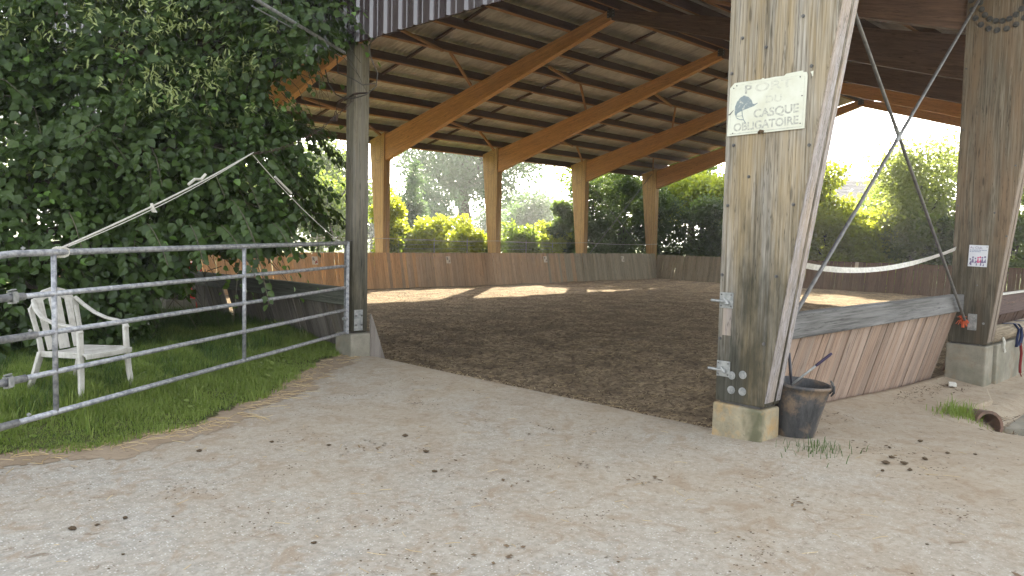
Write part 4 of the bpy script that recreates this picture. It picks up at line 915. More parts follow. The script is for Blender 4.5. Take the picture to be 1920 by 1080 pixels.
for u in (1.0, .493):
    mb = MB(); mb.tube([gp3(u, 1), gp3(u, 0)], .019, 12); mb.build('upright', m_galv, gate, smooth=True)
mb = MB(); p, q = gp3(0.0, 1.02), gp3(0, -.02); mb.beam(p, q, .06, .045, up=(1, 0, 0)); bevel(mb.build('end_post', m_galv, gate), .006)
gd_ = (gl(1)-gl(0)).normalized(); gn = Vector((gd_.y, -gd_.x, 0))
for (u, f) in ((1.075, .745), (1.085, .255)):   # clamp brackets
    p = gp3(u, f)
    mb = MB(); mb.box(p+Vector((0, 0, .032)), (.055, .034, .008), Euler((0, .12, math.atan2(gd_.y, gd_.x))).to_matrix()); mb.box(p+Vector((0, 0, .048)), (.036, .038, .008), Euler((.3, 0, math.atan2(gd_.y, gd_.x))).to_matrix()); mb.box(p-Vector((0, 0, .035)), (.045, .03, .012), Euler((0, 0, math.atan2(gd_.y, gd_.x))).to_matrix())
    mb.box(p-gn*.03, (.04, .006, .065), Euler((0, 0, math.atan2(gd_.y, gd_.x))).to_matrix()); mb.build('clamp', m_steel, gate)
for (u, f) in ((1.045, .505), (1.05, 0), (1.055, 1)):
    p = gp3(u, f); mb = MB(); mb.tube([p+Vector((0, 0, .015)), p+Vector((0, 0, .045))], .007, 8); mb.tube([p+Vector((0, 0, .03)), p+Vector((0, 0, .04))], .014, 6); mb.build('set_screw', m_steel, gate)
mb = MB(); p = gp3(0, .16)+Vector((-.02, -.03, 0)); mb.tube([p, p+Vector((-.05, -.02, 0))], .014, 8); mb.tube([p+Vector((-.03, -.015, 0)), p+Vector((-.06, -.02, 0))], .022, 8); mb.build('latch_pin', m_steel, gate)
mb = MB(); p = gp3(.0, 1.01)-gd_*.03; mb.box(p+Vector((0, 0, .02)), (.14, .05, .006), Euler((0, 0, math.atan2(gd_.y, gd_.x))).to_matrix()); mb.build('top_bracket', m_dsteel, gate)

# ropes, chain and padlock holding the gate
apex = Vector((3.80, 7.70, 2.853))
def rope_pts(p, q, sag=.02, n=14): return [Vector(p).lerp(Vector(q), i/n)-Vector((0, 0, sag*4*(i/n)*(1-i/n))) for i in range(n+1)]
g1 = gp3(.985, 1)+Vector((0, 0, .03)); mb = MB(); mb.tube(rope_pts(apex, g1, .03), .0075, 6); mb.tube(rope_pts(apex+Vector((.02, 0, .015)), g1+Vector((.05, .02, .01)), .05), .004, 5)
for k in range(5): mb.tube([g1+Vector((.035*math.cos(t_)+.012*k-.03, .035*math.cos(t_)*.2, .036*math.sin(t_)-.03)) for t_ in np.linspace(0, 6.28, 9)], .006, 5)
mb.tube([g1, g1+Vector((.06, .02, -.01)), g1+Vector((.10, .05, -.015))], .004, 4); mb.tube([g1, g1+Vector((-.09, -.05, -.05))], .004, 4)
k1 = Vector(apex).lerp(g1, .32); mb.tube([k1+Vector((.0, 0, .02)), k1+Vector((-.05, -.02, -.03)), k1+Vector((-.12, -.05, -.035)), k1+Vector((-.2, -.1, -.09))], .013, 6)
k2 = Vector(apex).lerp(g1, .62); mb.tube([k2, k2+Vector((.01, 0, -.05)), k2+Vector((.025, 0, -.075)), k2+Vector((.01, 0, -.06))], [.012, .018, .022, .006], 6)
tag(mb.build('rope', m_rope, None), 'thick pale knotted rope running from the top gate rail up to the chain', 'rope')
g2 = gp3(.045, 1)+Vector((0, 0, .02)); mb = MB(); mb.tube(rope_pts(apex, g2, .05), .005, 5); k3 = Vector(apex).lerp(g2, .35); mb.tube([k3+(Vector(apex)-g2)*.12, k3, k3-(Vector(apex)-g2)*.06], .013, 6)
for k in range(3): mb.tube([g2+Vector((.03*math.cos(t_)-.02*k, 0, .03*math.sin(t_)-.015)) for t_ in np.linspace(0, 6.28, 9)], .005, 4)
tag(mb.build('rope', m_rope, None), 'thin pale rope sloping from the chain down to the gate end by the post', 'rope')
ch = thing('chain', (5.42, 8.36, 3.75), 'rusty chain hanging between the gate post and the ropes', 'chain')
def link_mesh():
    b_ = MB(); pts = []
    for i in range(13):
        t_ = 2*math.pi*i/12; pts.append((.034*math.cos(t_) if abs(math.cos(t_)) > .01 else 0, .016*math.sin(t_), 0))
    b_.tube(pts, .0042, 4, False); return mesh_from('chain_link', b_.V, b_.F, m_rust, True)
lm = link_mesh(); c0 = Vector((5.50, 8.36, 3.76)); pts = rope_pts(c0, apex, .16, 40)
for i in range(40):
    p, q = pts[i], pts[i+1]; d = (q-p).normalized(); M = Matrix.Translation((p+q)/2) @ (d.to_track_quat('X', 'Z').to_matrix() @ Matrix.Rotation(R(90)*(i % 2)+.3, 3, 'X')).to_4x4() @ Matrix.Scale(.95, 4)
    inst('chain_link', lm, M, ch)
mb = MB(); mb.tube([(A-.022+.03*math.sin(t_)*0-.0, 8.145+(.0), 3.78) for t_ in (0,)]+[(A-.03, 8.40, 3.80)], .012, 6); mb.tube([(A-.05, 8.62, 3.74), (A-.05, 8.40, 3.79), (A-.01, 8.38, 3.80)], .014, 6); mb.build('hook', m_rust, ch)
pl = thing('padlock', (5.40, 8.66, 3.5), 'rusty padlock dangling from the chain beside the gate post', 'padlock')
mb = MB(); mb.box((5.40, 8.66, 3.50), (.03, .085, .075)); bevel(mb.build('lock_body', m_rust, pl), .008)
mb = MB(); mb.tube([(5.40, 8.66+.026*math.cos(t_), 3.54+.05*math.sin(t_)) for t_ in np.linspace(0, math.pi, 9)], .006, 6); mb.tube([(5.40, 8.655, 3.585), (5.40, 8.64, 3.62), (5.41, 8.63, 3.70)], .005, 4); mb.build('shackle', m_rust, pl)
# cable loops on the gate post
mb = MB(); c_ = lambda *p: mb.tube([Vector(q) for q in p], .008, 5, False)
c_((5.45, 8.72, 4.25), (5.36, 8.55, 4.05), (5.36, 8.4, 4.0), (5.38, 8.2, 3.92), (5.44, 8.12, 3.86), (5.6, 8.08, 3.9)); c_((5.42, 8.95, 4.15), (5.38, 8.8, 3.95), (5.36, 8.6, 3.79), (5.36, 8.4, 3.72), (5.38, 8.2, 3.70), (5.46, 8.08, 3.74), (5.55, 8.0, 3.84), (5.56, 7.98, 4.0), (5.5, 8.04, 4.18), (5.5, 8.08, 4.34), (5.5, 7.98, 4.42)); c_((5.5, 8.1, 4.4), (5.48, 8.0, 4.37), (5.5, 7.9, 4.42))
tag(mb.build('cable', m_cable, None), 'dark loose cable looped round the top of the gate post', 'cable')
mb = MB(); mb.tube([(5.42, 8.50, 4.30), (3.85, 7.72, 4.44), (1.4, 6.5, 4.66)], .020, 8); mb.tube([(5.42, 8.56, 4.26), (4.9, 8.34, 4.33), (3.9, 7.9, 4.42)], .008, 5)
tag(mb.build('metal_pole', m_galv, None), 'thin galvanised pole reaching from the gate post top up through the lime leaves', 'pole')

# leaning end board by the gate post
mb = MB(); mb.prism([(5.74, 1.02), (5.765, .98), (6.06, .16), (5.74, .16)], 'y', 8.33, 8.36)
tag(mb.build('end_board', m_bd_dark, None), 'dark narrow tapering end board standing against the foot of the gate post', 'board')

# ---------------------------------------------------------------- plastic chair
chx, chy, cz0 = 2.06, 7.40, .585
m_plastic = NT('weathered_white_plastic'); t = m_plastic; v = t.coords(False); f = t.noise(v, 7, 6, .7); g_ = t.noise(t.scaled(v, (60, 60, 6)), 1, 3, .6)
c = t.mix(t.math('MULTIPLY', t.ramp(f, [(.44, 0.0), (.68, 1.0)]), .75), (.52, .50, .455), (.26, .235, .185)); c = t.mix(t.math('MULTIPLY', t.ramp(g_, [(.55, 0.0), (.7, 1.0)]), .35), c, (.20, .18, .145))
t.bsdf(c, .55, t.bump(f, .15, .004), spec=.35); m_plastic = m_plastic.m
chair = thing('plastic_chair', (chx, chy, cz0), 'dirty white plastic garden armchair standing in the grass behind the gate', 'chair')
ca = math.atan2(.278, .501)     # direction of the front edge (left to right)
fx = Vector((math.cos(ca), math.sin(ca), 0)); fy = Vector((-math.sin(ca), math.cos(ca), 0))   # fy points to the back
FO = Vector((2.19, 7.07, cz0))  # middle between the front feet
def CP_(x, y, z): return FO+fx*x+fy*y+Vector((0, 0, z))
def sweep(mb, pts, ws, ts, wdir=None):
    """flat strap: width ws along wdir, thickness ts"""
    V = []; Fc = []; pts = [Vector(p) for p in pts]; n = len(pts)
    for i, p in enumerate(pts):
        d = (pts[min(i+1, n-1)]-pts[max(i-1, 0)]).normalized(); w = Vector(wdir[i] if isinstance(wdir, list) else wdir); w = (w-d*w.dot(d)).normalized(); nn = d.cross(w)
        a_, b_ = w*ws[i]/2, nn*ts[i]/2; V += [p-a_-b_, p+a_-b_, p+a_+b_, p-a_+b_]
    for i in range(n-1):
        for k in range(4): Fc.append((4*i+k, 4*i+(k+1) % 4, 4*i+4+(k+1) % 4, 4*i+4+k))
    Fc += [(3, 2, 1, 0), tuple(4*(n-1)+k for k in range(4))]; mb.add(V, Fc)
def soft(o, w=.006):
    bevel(o, w, 3); o.data.polygons.foreach_set('use_smooth', [True]*len(o.data.polygons)); return o
for s in (-1, 1):
    mb = MB(); sweep(mb, [CP_(s*.285, -.0, 0), CP_(s*.262, .02, .20), CP_(s*.25, .035, .42), CP_(s*.25, .045, .60)], [.045, .05, .055, .05], [.028]*4, fx); soft(mb.build('leg', m_plastic, chair))
    mb = MB(); sweep(mb, [CP_(s*.25, .62, 0), CP_(s*.225, .55, .20), CP_(s*.21, .49, .40)], [.045, .055, .06], [.03]*3, fx); soft(mb.build('leg', m_plastic, chair))
    mb = MB(); sweep(mb, [CP_(s*.25, .03, .585), CP_(s*.255, .06, .625), CP_(s*.265, .15, .645), CP_(s*.275, .28, .66), CP_(s*.275, .40, .70), CP_(s*.25, .50, .77), CP_(s*.21, .56, .84)], [.05, .055, .055, .05, .045, .042, .04], [.03, .022, .018, .018, .018, .02, .02], fx)
    soft(mb.build('armrest', m_plastic, chair))
# seat: curved shell
def shell(name, fn, nu, nv, th_, par):
    V = []; Fc = []
    for k in (0, 1):
        for i in range(nu+1):
            for j in range(nv+1): p, n_ = fn(i/nu, j/nv); V.append(p-n_*th_*k)
    q = (nu+1)*(nv+1); idx = lambda i, j, k: k*q+i*(nv+1)+j
    for i in range(nu):
        for j in range(nv): Fc += [(idx(i, j, 0), idx(i+1, j, 0), idx(i+1, j+1, 0), idx(i, j+1, 0)), (idx(i, j, 1), idx(i, j+1, 1), idx(i+1, j+1, 1), idx(i+1, j, 1))]
    for i in range(nu): Fc += [(idx(i, 0, 0), idx(i, 0, 1), idx(i+1, 0, 1), idx(i+1, 0, 0)), (idx(i, nv, 0), idx(i+1, nv, 0), idx(i+1, nv, 1), idx(i, nv, 1))]
    for j in range(nv): Fc += [(idx(0, j, 0), idx(0, j+1, 0), idx(0, j+1, 1), idx(0, j, 1)), (idx(nu, j, 0), idx(nu, j, 1), idx(nu, j+1, 1), idx(nu, j+1, 0))]
    return mk(name, V, Fc, m_plastic, par, smooth=True)
def seatf(u, v_):
    x = (u-.5)*(.50-.06*v_); y = -.02+.50*v_; z = .425-.012*math.cos((u-.5)*math.pi)-.02*v_-(.028 if v_ < .04 else (.008 if v_ < .09 else 0)); return CP_(x, y, z), Vector((0, 0, 1))
shell('seat', seatf, 10, 24, .016, chair)
mb = MB(); sweep(mb, [CP_(-.25, -.02, .395), CP_(0, -.024, .39), CP_(.25, -.02, .395)], [.045]*3, [.012]*3, (0, 0, 1)); soft(mb.build('seat_lip', m_plastic, chair), .004)
# backrest: three wide slats between two stiles, under an arched top rail
def backp(x, h): # h 0..1 up the back
    return CP_(x, .46+.12*h-.035*math.cos(x*5.5)+.03, .41+.49*h)
for (xa, xb, wa, wb) in ((-.0, -.0, .105, .125), (-.135, -.150, .06, .075), (.135, .150, .06, .075)):
    mb = MB(); sweep(mb, [backp(xa+(xb-xa)*h, h) for h in (0, .25, .5, .75, .96)], [wa+(wb-wa)*h for h in (0, .25, .5, .75, 1)], [.012]*5, fx); soft(mb.build('back_slat', m_plastic, chair), .004)
mb = MB(); pts = [backp(x, 1.0-(x/.235)**2*.26-(abs(x) > .2)*.04) for x in (-.235, -.215, -.17, -.1, 0, .1, .17, .215, .235)]; sweep(mb, pts, [.05, .055, .07, .08, .085, .08, .07, .055, .05], [.018]*9, (0, 0, 1)); soft(mb.build('top_rail', m_plastic, chair))
for s in (-1, 1):
    mb = MB(); sweep(mb, [CP_(s*.205, .49, .40), backp(s*.215, .2), backp(s*.225, .45), backp(s*.232, .74)], [.05, .045, .04, .05], [.02]*4, fx); soft(mb.build('back_stile', m_plastic, chair), .004)
mb = MB()
for s in (-1, 1): sweep(mb, [CP_(s*.24, .04, .40), CP_(s*.215, .49, .385)], [.05, .05], [.012]*2, (0, 0, 1))
soft(mb.build('seat_apron', m_plastic, chair), .003)

# stone in the grass
st = clod_mesh(3); st.materials.clear(); st.materials.append(simple('field_stone', (.38, .31, .22), .9, nscale=12, col2=(.27, .22, .16), bmp=.4))
tag(inst('stone', st, Matrix.Translation((1.66, 7.05, .62)) @ Matrix.Diagonal((.085, .07, .06, 1))), 'pale rounded stone lying in the grass below the chair', 'stone')
# red barrier block
rb = thing('red_barrier', (7.0, 17.2, .9), 'small bright red plastic block seen above the mossy beam', 'barrier')
mb = MB(); mb.box((7.0, 17.2, 1.12), (.3, .8, .46)); bevel(mb.build('body', m_redpl, rb), .03, 3)
mb = MB(); mb.box((7.0, 17.2, .45), (.25, .5, .9)); bevel(mb.build('foot', m_redpl, rb), .02, 2)

# ---------------------------------------------------------------- sign-post details
P0 = columns[(0, -1)]; P1 = columns[(1, -1)]
def bolt(y, z, a_, par, r=.016, mat=m_steel, wash=True):
    b_ = MB(); b_.tube([(a_-.001, y, z), (a_-.012, y, z)], r, 10)
    if wash: b_.tube([(a_-.0005, y, z), (a_-.005, y, z)], r*1.55, 14)
    b_.build('bolt', mat, par)
for (y, z) in ((3.076, .985), (2.98, 1.003), (3.075, .869), (2.978, .871)): bolt(y, z, A, P0, .021)
for (y, z) in ((3.192, 1.271), (2.817, 1.266), (3.195, 1.78), (2.74, 1.79), (3.17, 2.33), (2.63, 2.33), (3.14, 2.80), (2.53, 2.76), (3.18, 3.36), (2.54, 3.33), (3.0, 2.55), (3.1, 3.62), (2.62, 3.70), (2.9, 3.52)): bolt(y, z, A, P0, .0085, m_dsteel)
for (y, z) in ((3.145, 1.579), (3.149, 1.03)):
    b_ = MB(); b_.box((A-.006, y, z), (.008, .118, .125)); pl_ = b_.build('hinge_plate', m_steel, P0); bevel(pl_, .003)
    for dy in (-.043, .043):
        for dz in (-.045, .045): bb = MB(); bb.tube([(A-.009, y+dy, z+dz), (A-.014, y+dy, z+dz)], .007, 6); bb.build('screw', m_dsteel, P0)
    b_ = MB(); b_.tube([(A-.03, y-.01, z-.01), (A-.035, y+.12, z-.005)], .011, 8); b_.tube([(A-.01, y-.012, z-.02), (A-.035, y-.012, z-.01)], .018, 8); b_.tube([(A-.03, y-.03, z-.028), (A-.03, y+.01, z+.012)], .012, 6); b_.build('gate_pin', m_steel, P0)

b_ = MB(); b_.box((A-.002, 3.135, 1.41), (.004, .075, .22)); b_.build('bare_wood_strip', m_pale, P0)
def text_mesh(s, size, mat, name='lettering', bold=.0):
    cu = bpy.data.curves.new(name, 'FONT'); cu.body = s; cu.size = size; cu.align_x = 'LEFT'; cu.extrude = .0006; cu.offset = bold
    o = bpy.data.objects.new('tmp', cu); COL.objects.link(o); dg = bpy.context.evaluated_depsgraph_get(); me = bpy.data.meshes.new_from_object(o.evaluated_get(dg)); bpy.data.objects.remove(o); me.materials.clear(); me.materials.append(mat); me.name = name
    xs_ = [v_.co.x for v_ in me.vertices]; return me, (min(xs_), max(xs_))
def face_matrix(a_, y, z, roll=0.0, right=(0, -1, 0), nrm=(-1, 0, 0)):
    X = Vector(right); N = Vector(nrm); Y = N.cross(X); M = Matrix(((X.x, Y.x, N.x, a_), (X.y, Y.y, N.y, y), (X.z, Y.z, N.z, z), (0, 0, 0, 1)))
    return M @ Matrix.Rotation(roll, 4, 'Z')
def put_text(s, size, mat, M, x, y, parent, width=None, bold=0.0):
    me, (a_, b_) = text_mesh(s, size, mat, 'lettering', bold); k = (width/(b_-a_)) if width else 1
    inst('lettering', me, M @ Matrix.Translation((x-a_*k, y, .0)) @ Matrix.Diagonal((k, 1, 1, 1)), parent)
# helmet sign
t = NT('faded_cream_sign'); v = t.coords(False); f = t.noise(v, 5, 6, .7); g_ = t.noise(v, 45, 4, .7)
c = t.mix(t.ramp(f, [(.4, 0.0), (.68, 1.0)]), (.66, .66, .56), (.58, .57, .45)); c = t.mix(t.math('MULTIPLY', t.ramp(g_, [(.62, 0.0), (.72, 1.0)]), .4), c, (.44, .42, .33)); t.bsdf(c, .6, None, spec=.3); m_cream = t.m
def faded(name, col, k=.5):
    t = NT(name); v = t.coords(False); f = t.noise(v, 40, 4, .7); c = t.mix(t.ramp(f, [(k-.1, 0.0), (k+.1, 1.0)]), col, (.60, .59, .49)); t.bsdf(c, .7); return t.m
m_grey_t = faded('faded_grey_print', (.34, .34, .30), .53); m_faint = faded('faint_grey_print', (.42, .42, .36), .44); m_helm = faded('faded_blue_grey_print', (.22, .26, .27), .62)
SY, SZ = 3.195, 2.872       # lower left corner (image left = +y)
sg = thing('helmet_sign', (A-.012, 2.88, 3.08), 'faded cream board reading PORT DU CASQUE OBLIGATOIRE nailed to the big near post', 'sign')
SM = face_matrix(A-.014, SY, SZ, .0)
def sheet(name, poly, mat, par, M, th_=.006):
    n = len(poly); V = [M @ Vector((x, y, 0)) for x, y in poly]+[M @ Vector((x, y, -th_)) for x, y in poly]
    return mk(name, V, [tuple(range(n)), tuple(range(2*n-1, n-1, -1))]+[(i, n+i, n+(i+1) % n, (i+1) % n) for i in range(n)], mat, par)
sheet('board', [(0, 0), (.628, .012), (.634, .395), (.625, .418), (.60, .42), (.598, .432), (.47, .425), (.455, .412), (.38, .414), (.30, .409), (.285, .418), (.27, .409), (.05, .408), (.012, .372), (.008, .20)], m_cream, sg, SM)
def strip(name, pts, w, mat, par, M, z=.0012):
    V = []; Fc = []
    for i, p in enumerate(pts):
        p = Vector(p); a_ = Vector(pts[max(i-1, 0)]); b_ = Vector(pts[min(i+1, len(pts)-1)]); d = (b_-a_).normalized(); n_ = Vector((-d.y, d.x)); ww = w[i] if isinstance(w, list) else w
        V += [M @ Vector((p.x+n_.x*ww/2, p.y+n_.y*ww/2, z)), M @ Vector((p.x-n_.x*ww/2, p.y-n_.y*ww/2, z))]
    for i in range(len(pts)-1): Fc.append((2*i+1, 2*i+3, 2*i+2, 2*i))
    return mk(name, V, Fc, mat, par)
strip('border_line', [(.025, .015), (.61, .027)], .004, m_grey_t, sg, SM); strip('border_line', [(.025, .06), (.03, .36)], .004, m_faint, sg, SM); strip('border_line', [(.612, .03), (.615, .39)], .004, m_faint, sg, SM); strip('border_line', [(.06, .385), (.60, .40)], .003, m_faint, sg, SM)
put_text('P', .088, m_grey_t, SM @ Matrix.Rotation(.03, 4, 'Z'), .15, .312, sg, .06, .002); put_text('ORT', .088, m_faint, SM @ Matrix.Rotation(.03, 4, 'Z'), .235, .312, sg, .30, .002); put_text('DU', .075, m_faint, SM, .315, .228, sg, .13, .002)
put_text('CASQUE', .088, m_grey_t, SM @ Matrix.Rotation(.03, 4, 'Z'), .225, .118, sg, .36, .0025); put_text('OBLIGATOIRE', .085, m_grey_t, SM @ Matrix.Rotation(.03, 4, 'Z'), .058, .032, sg, .525, .0025)
hel = [(.06, .195), (.062, .225), (.078, .262), (.105, .29), (.125, .298), (.13, .302), (.145, .302), (.148, .297), (.175, .288), (.20, .262), (.212, .232), (.225, .228), (.25, .236), (.252, .232), (.222, .214), (.19, .205), (.15, .195), (.115, .185), (.085, .172), (.072, .15), (.062, .165)]
V = [SM @ Vector((x, y, .0014)) for x, y in hel]; mk('helmet_picture', V, [tuple(range(len(V)))], m_helm, sg)
strip('chin_strap', [(.122, .19), (.128, .15), (.14, .115), (.16, .09)], .006, m_helm, sg, SM, .002); strip('chin_strap', [(.07, .15), (.085, .132), (.11, .12), (.135, .118)], .006, m_helm, sg, SM, .002); strip('chin_strap', [(.072, .152), (.10, .148), (.125, .15)], .004, m_helm, sg, SM, .002)
strip('scratch', [(.004, .165), (.02, .168), (.052, .20)], [.004, .012, .003], m_dsteel, sg, SM, .003)
for (x, y) in ((.045, .368), (.07, .385), (.58, .388), (.60, .25), (.595, .05), (.05, .02)):
    b_ = MB(); M = SM @ Matrix.Translation((x, y, 0)); b_.tube([M @ Vector((0, 0, 0)), M @ Vector((0, 0, .004))], .005, 6); b_.build('nail', m_dsteel, sg)
b_ = MB(); M = SM @ Matrix.Translation((.29, .012, 0)); b_.tube([M @ Vector((-.02, -.005, .004)), M @ Vector((.0, .003, .012)), M @ Vector((.022, .004, .004))], [.010, .016, .008], 6); b_.build('wad', m_dung, sg)
b_ = MB(); M = SM @ Matrix.Translation((.665, .40, 0)); V = [M @ Vector(p) for p in ((-.01, .015, .001), (.012, .02, .001), (.012, -.018, .001), (.004, -.02, .001), (.002, -.006, .001))]; mk('torn_scrap', V, [(0, 4, 3, 2, 1)], m_cream, sg)
# small notice on the second post
A1 = A+BAY; m_notice = simple('white_notice_sheet', (.72, .72, .75), .5, nscale=6, col2=(.66, .66, .70)); m_ink = simple('grey_purple_ink', (.22, .18, .30), .7); m_inkb = simple('blue_ink', (.10, .14, .30), .7); m_pink = simple('pink_ink', (.65, .12, .25), .7)
ns = thing('notice', (A1-.01, 2.91, 1.94), 'small white portrait notice headed Au Club on the right-hand post', 'sign')
NM = face_matrix(A1-.008, 3.023, 1.797, -.02); sheet('board', [(0, 0), (.222, 0), (.224, .283), (.002, .284)], m_notice, ns, NM, .004)
put_text('Au Club,', .040, m_ink, NM, .012, .236, ns, .145); put_text('je respecte les autres', .018, m_inkb, NM, .012, .213, ns, .195, .0004); put_text('et les animaux', .018, m_inkb, NM, .012, .193, ns, .13, .0004)
for i, (x, y, s) in enumerate(((.025, .05, 1.1), (.055, .07, 1.2), (.085, .065, 1), (.115, .07, 1.15), (.14, .075, 1.2), (.165, .07, 1.2), (.195, .075, 1.3), (.035, .035, .8), (.10, .035, .8), (.15, .035, .8), (.18, .03, .8))):
    mt = m_pink if i in (3, 4) else m_ink
    V = []; Fc = []
    for q in range(8): t_ = 2*math.pi*q/8; V.append(NM @ Vector((x+.010*s*math.cos(t_), y+.042*s+.011*s*math.sin(t_), .0012)))
    V += [NM @ Vector(p) for p in ((x-.012*s, y-.02, .0012), (x+.012*s, y-.02, .0012), (x+.006*s, y+.028*s, .0012), (x-.006*s, y+.028*s, .0012))]
    mk('figure_drawing', V, [tuple(range(8)), (8, 9, 10, 11)] if i % 2 else [(0, 1, 2, 3, 4, 5, 6, 7), (8, 9, 10)], mt, ns)
for (x, y) in ((.208, .262), (.015, .018)):
    b_ = MB(); M = NM @ Matrix.Translation((x, y, 0)); b_.tube([M @ Vector((0, 0, 0)), M @ Vector((0, 0, .004))], .0055, 6); b_.build('screw', m_dsteel, ns)
# rod end plate and twine on the second post
b_ = MB(); b_.box((A1-.008, 2.93, 1.06), (.012, .105, .215)); ep = b_.build('rod_plate', m_steel, P1); bevel(ep, .003)
for dz in (-.06, .06): bolt(2.905, 1.06+dz, A1-.014, P1, .016)
bolt(2.80, 1.05, A1, P1, .01)
for (y, z) in ((3.17, 1.5), (2.6, 2.2), (3.18, 2.6), (2.55, 3.1), (3.17, 3.6), (2.5, 4.2), (3.18, 4.4), (2.9, 1.55), (2.75, 2.5)): bolt(y, z, A1, P1, .008, m_dsteel)
b_ = MB()
for i in range(26):
    c = Vector((A1-.07, 3.03, 1.09)); a_ = rng.normal(size=3); a_ /= np.linalg.norm(a_); a_ = Vector(a_.tolist()); b_.tube([c, c+a_*.05, c+a_*.085+Vector((0, 0, -.03))], [.008, .007, .003], 4, False)
b_.tube([(A1-.06, 3.03, 1.14), (A1-.07, 3.02, .98)], .02, 6)
tag(b_.build('twine_tassel', m_orange, None), 'frayed orange twine knotted round the tie-rod end on the right-hand post', 'twine')

# letter boards on the arena fences
def letter_sign(ch_, P_, M, lab, w=.23, h=.30, horse=None):
    th = thing('letter_sign', P_, lab, 'sign'); sheet('board', [(-w/2, 0), (w/2, 0), (w/2, h), (-w/2, h)], m_notice2, th, M, .01)
    put_text(ch_, .165, m_blackp, M, -w/2+.025, h*.48, th, None, .004)
    if horse:
        V = [M @ Vector((x, y, .0015)) for x, y in ((.0, .08), (.02, .13), (.05, .12), (.08, .17), (.10, .165), (.085, .12), (.10, .08), (.085, .03), (.07, .06), (.04, .05), (.02, .015), (.0, .03))]; mk('emblem', V, [tuple(range(12))], horse, th)
m_notice2 = simple('cream_letter_board', (.62, .55, .45), .7); m_blackp = simple('black_print', (.02, .018, .03), .6); m_horse = simple('red_brown_print', (.35, .06, .04), .7); m_horseg = simple('grey_brown_print', (.28, .22, .18), .7)
lt = (0, 1, 0)
def far_M(x, z): 
    up = Vector((0, .30, 1.42)).normalized(); X = Vector((1, 0, 0)); N = X.cross(up); y = 24.62-.30*(1.36-z)/1.42
    p = Vector((x, y, z))+N*.03; return Matrix(((X.x, up.x, N.x, p.x), (X.y, up.y, N.y, p.y), (X.z, up.z, N.z, p.z), (0, 0, 0, 1)))
for ch_, x, hz, w, lb in (('R', 14.49, m_horse, .23, 'cream letter board R with red-brown emblem, seen left of the gate post'), ('B', 20.69, m_horseg, .22, 'cream letter board B on the far kickboard between the first two columns'), ('P', 26.6, m_horseg, .22, 'cream letter board P on the far kickboard left of the third column'), ('F', 32.53, m_horseg, .22, 'cream letter board F on the grey far kickboard between the last two columns')):
    letter_sign(ch_, (x, 24.55, .92), far_M(x, .93), lb, w, .29, hz)
up = Vector((.28, 0, 1.36)).normalized(); X = Vector((0, -1, 0)); N = X.cross(up); p = Vector((35.56, 13.88, 1.0))+N*.03
letter_sign('A', tuple(p), Matrix(((X.x, up.x, N.x, p.x), (X.y, up.y, N.y, p.y), (X.z, up.z, N.z, p.z), (0, 0, 0, 1))), 'letter board A on the dark end kickboard above the white tape', .40, .30)

# white tape hung between the two near posts
pts = [Vector((5.9, 3.18, 1.99))]; q = Vector((11.6, 3.18, 2.03))
mb = MB(); n = 30; V = []; Fc = []
for i in range(n+1):
    s = i/n; p = pts[0].lerp(q, s); p.z -= .235*4*s*(1-s)*(1-.35*(s-.4)); tw_ = math.sin(s*9)*.5; w = .028
    V += [p+Vector((0, -math.sin(tw_)*w, w*math.cos(tw_))), p-Vector((0, -math.sin(tw_)*w, w*math.cos(tw_)))]
for i in range(n): Fc.append((2*i, 2*i+1, 2*i+3, 2*i+2))
o = mk('barrier_tape', V, Fc, m_tape); tag(o, 'sagging off-white tape strung between the two near posts above the grey beam', 'tape'); sf = o.modifiers.new('solid', 'SOLIDIFY'); sf.thickness = .004

# ---------------------------------------------------------------- bucket with two tools
BX, BY = 6.03, 2.76; BZ = float(path_z(BX, BY))-.005
bk = thing('muck_bucket', (BX, BY, BZ), 'battered black rubber bucket standing against the big near post', 'bucket')
prof = [(.135, 0), (.148, .004), (.152, .02), (.185, .20), (.212, .36), (.222, .405), (.236, .41), (.240, .425), (.236, .436), (.224, .438), (.216, .42), (.20, .35), (.172, .18), (.14, .03), (.0, .028)]
mb = MB(); mb.lathe((0, 0, 0), prof, 40)
V = []
for (x, y, z) in mb.V:
    k = z/.44; th_ = math.atan2(y, x); rr = math.hypot(x, y)*(1+.035*k*math.sin(2*th_+.6)+.008*math.sin(5*th_+9*k)); V.append((BX+rr*math.cos(th_)+.03*k, BY+rr*math.sin(th_)-.03*k, BZ+z+.018*k*math.sin(th_-.4)))
t = NT('muddy_black_rubber'); v = t.coords(False); f = t.noise(v, 5, 6, .7, .4); g_ = t.noise(t.scaled(v, (18, 18, 5)), 1, 5, .7)
c = t.mix(t.ramp(g_, [(.35, 0.0), (.7, 1.0)]), (.03, .03, .032), (.085, .082, .08)); c = t.mix(t.math('MULTIPLY', t.ramp(f, [(.50, 0.0), (.66, 1.0)]), .75), c, (.24, .165, .105)); t.bsdf(c, .6, t.bump(g_, .3, .01), spec=.35); m_bucket = t.m
mk('shell', V, mb.F, m_bucket, bk, origin=(BX, BY, BZ), smooth=True)
for an in (-1.35, -.85):
    d = Vector((math.cos(an), math.sin(an), 0)); s_v = Vector((-d.y, d.x, 0)); c = Vector((BX+.02, BY-.02, BZ+.41))+d*.235
    b_ = MB(); b_.tube([c-s_v*.01+Vector((0, 0, .045)), c+d*.02+Vector((0, 0, .02)), c+d*.022-Vector((0, 0, .03)), c+Vector((0, 0, -.06))], [.007, .011, .010, .006], 7); b_.build('handle_lug', m_black, bk, smooth=True)
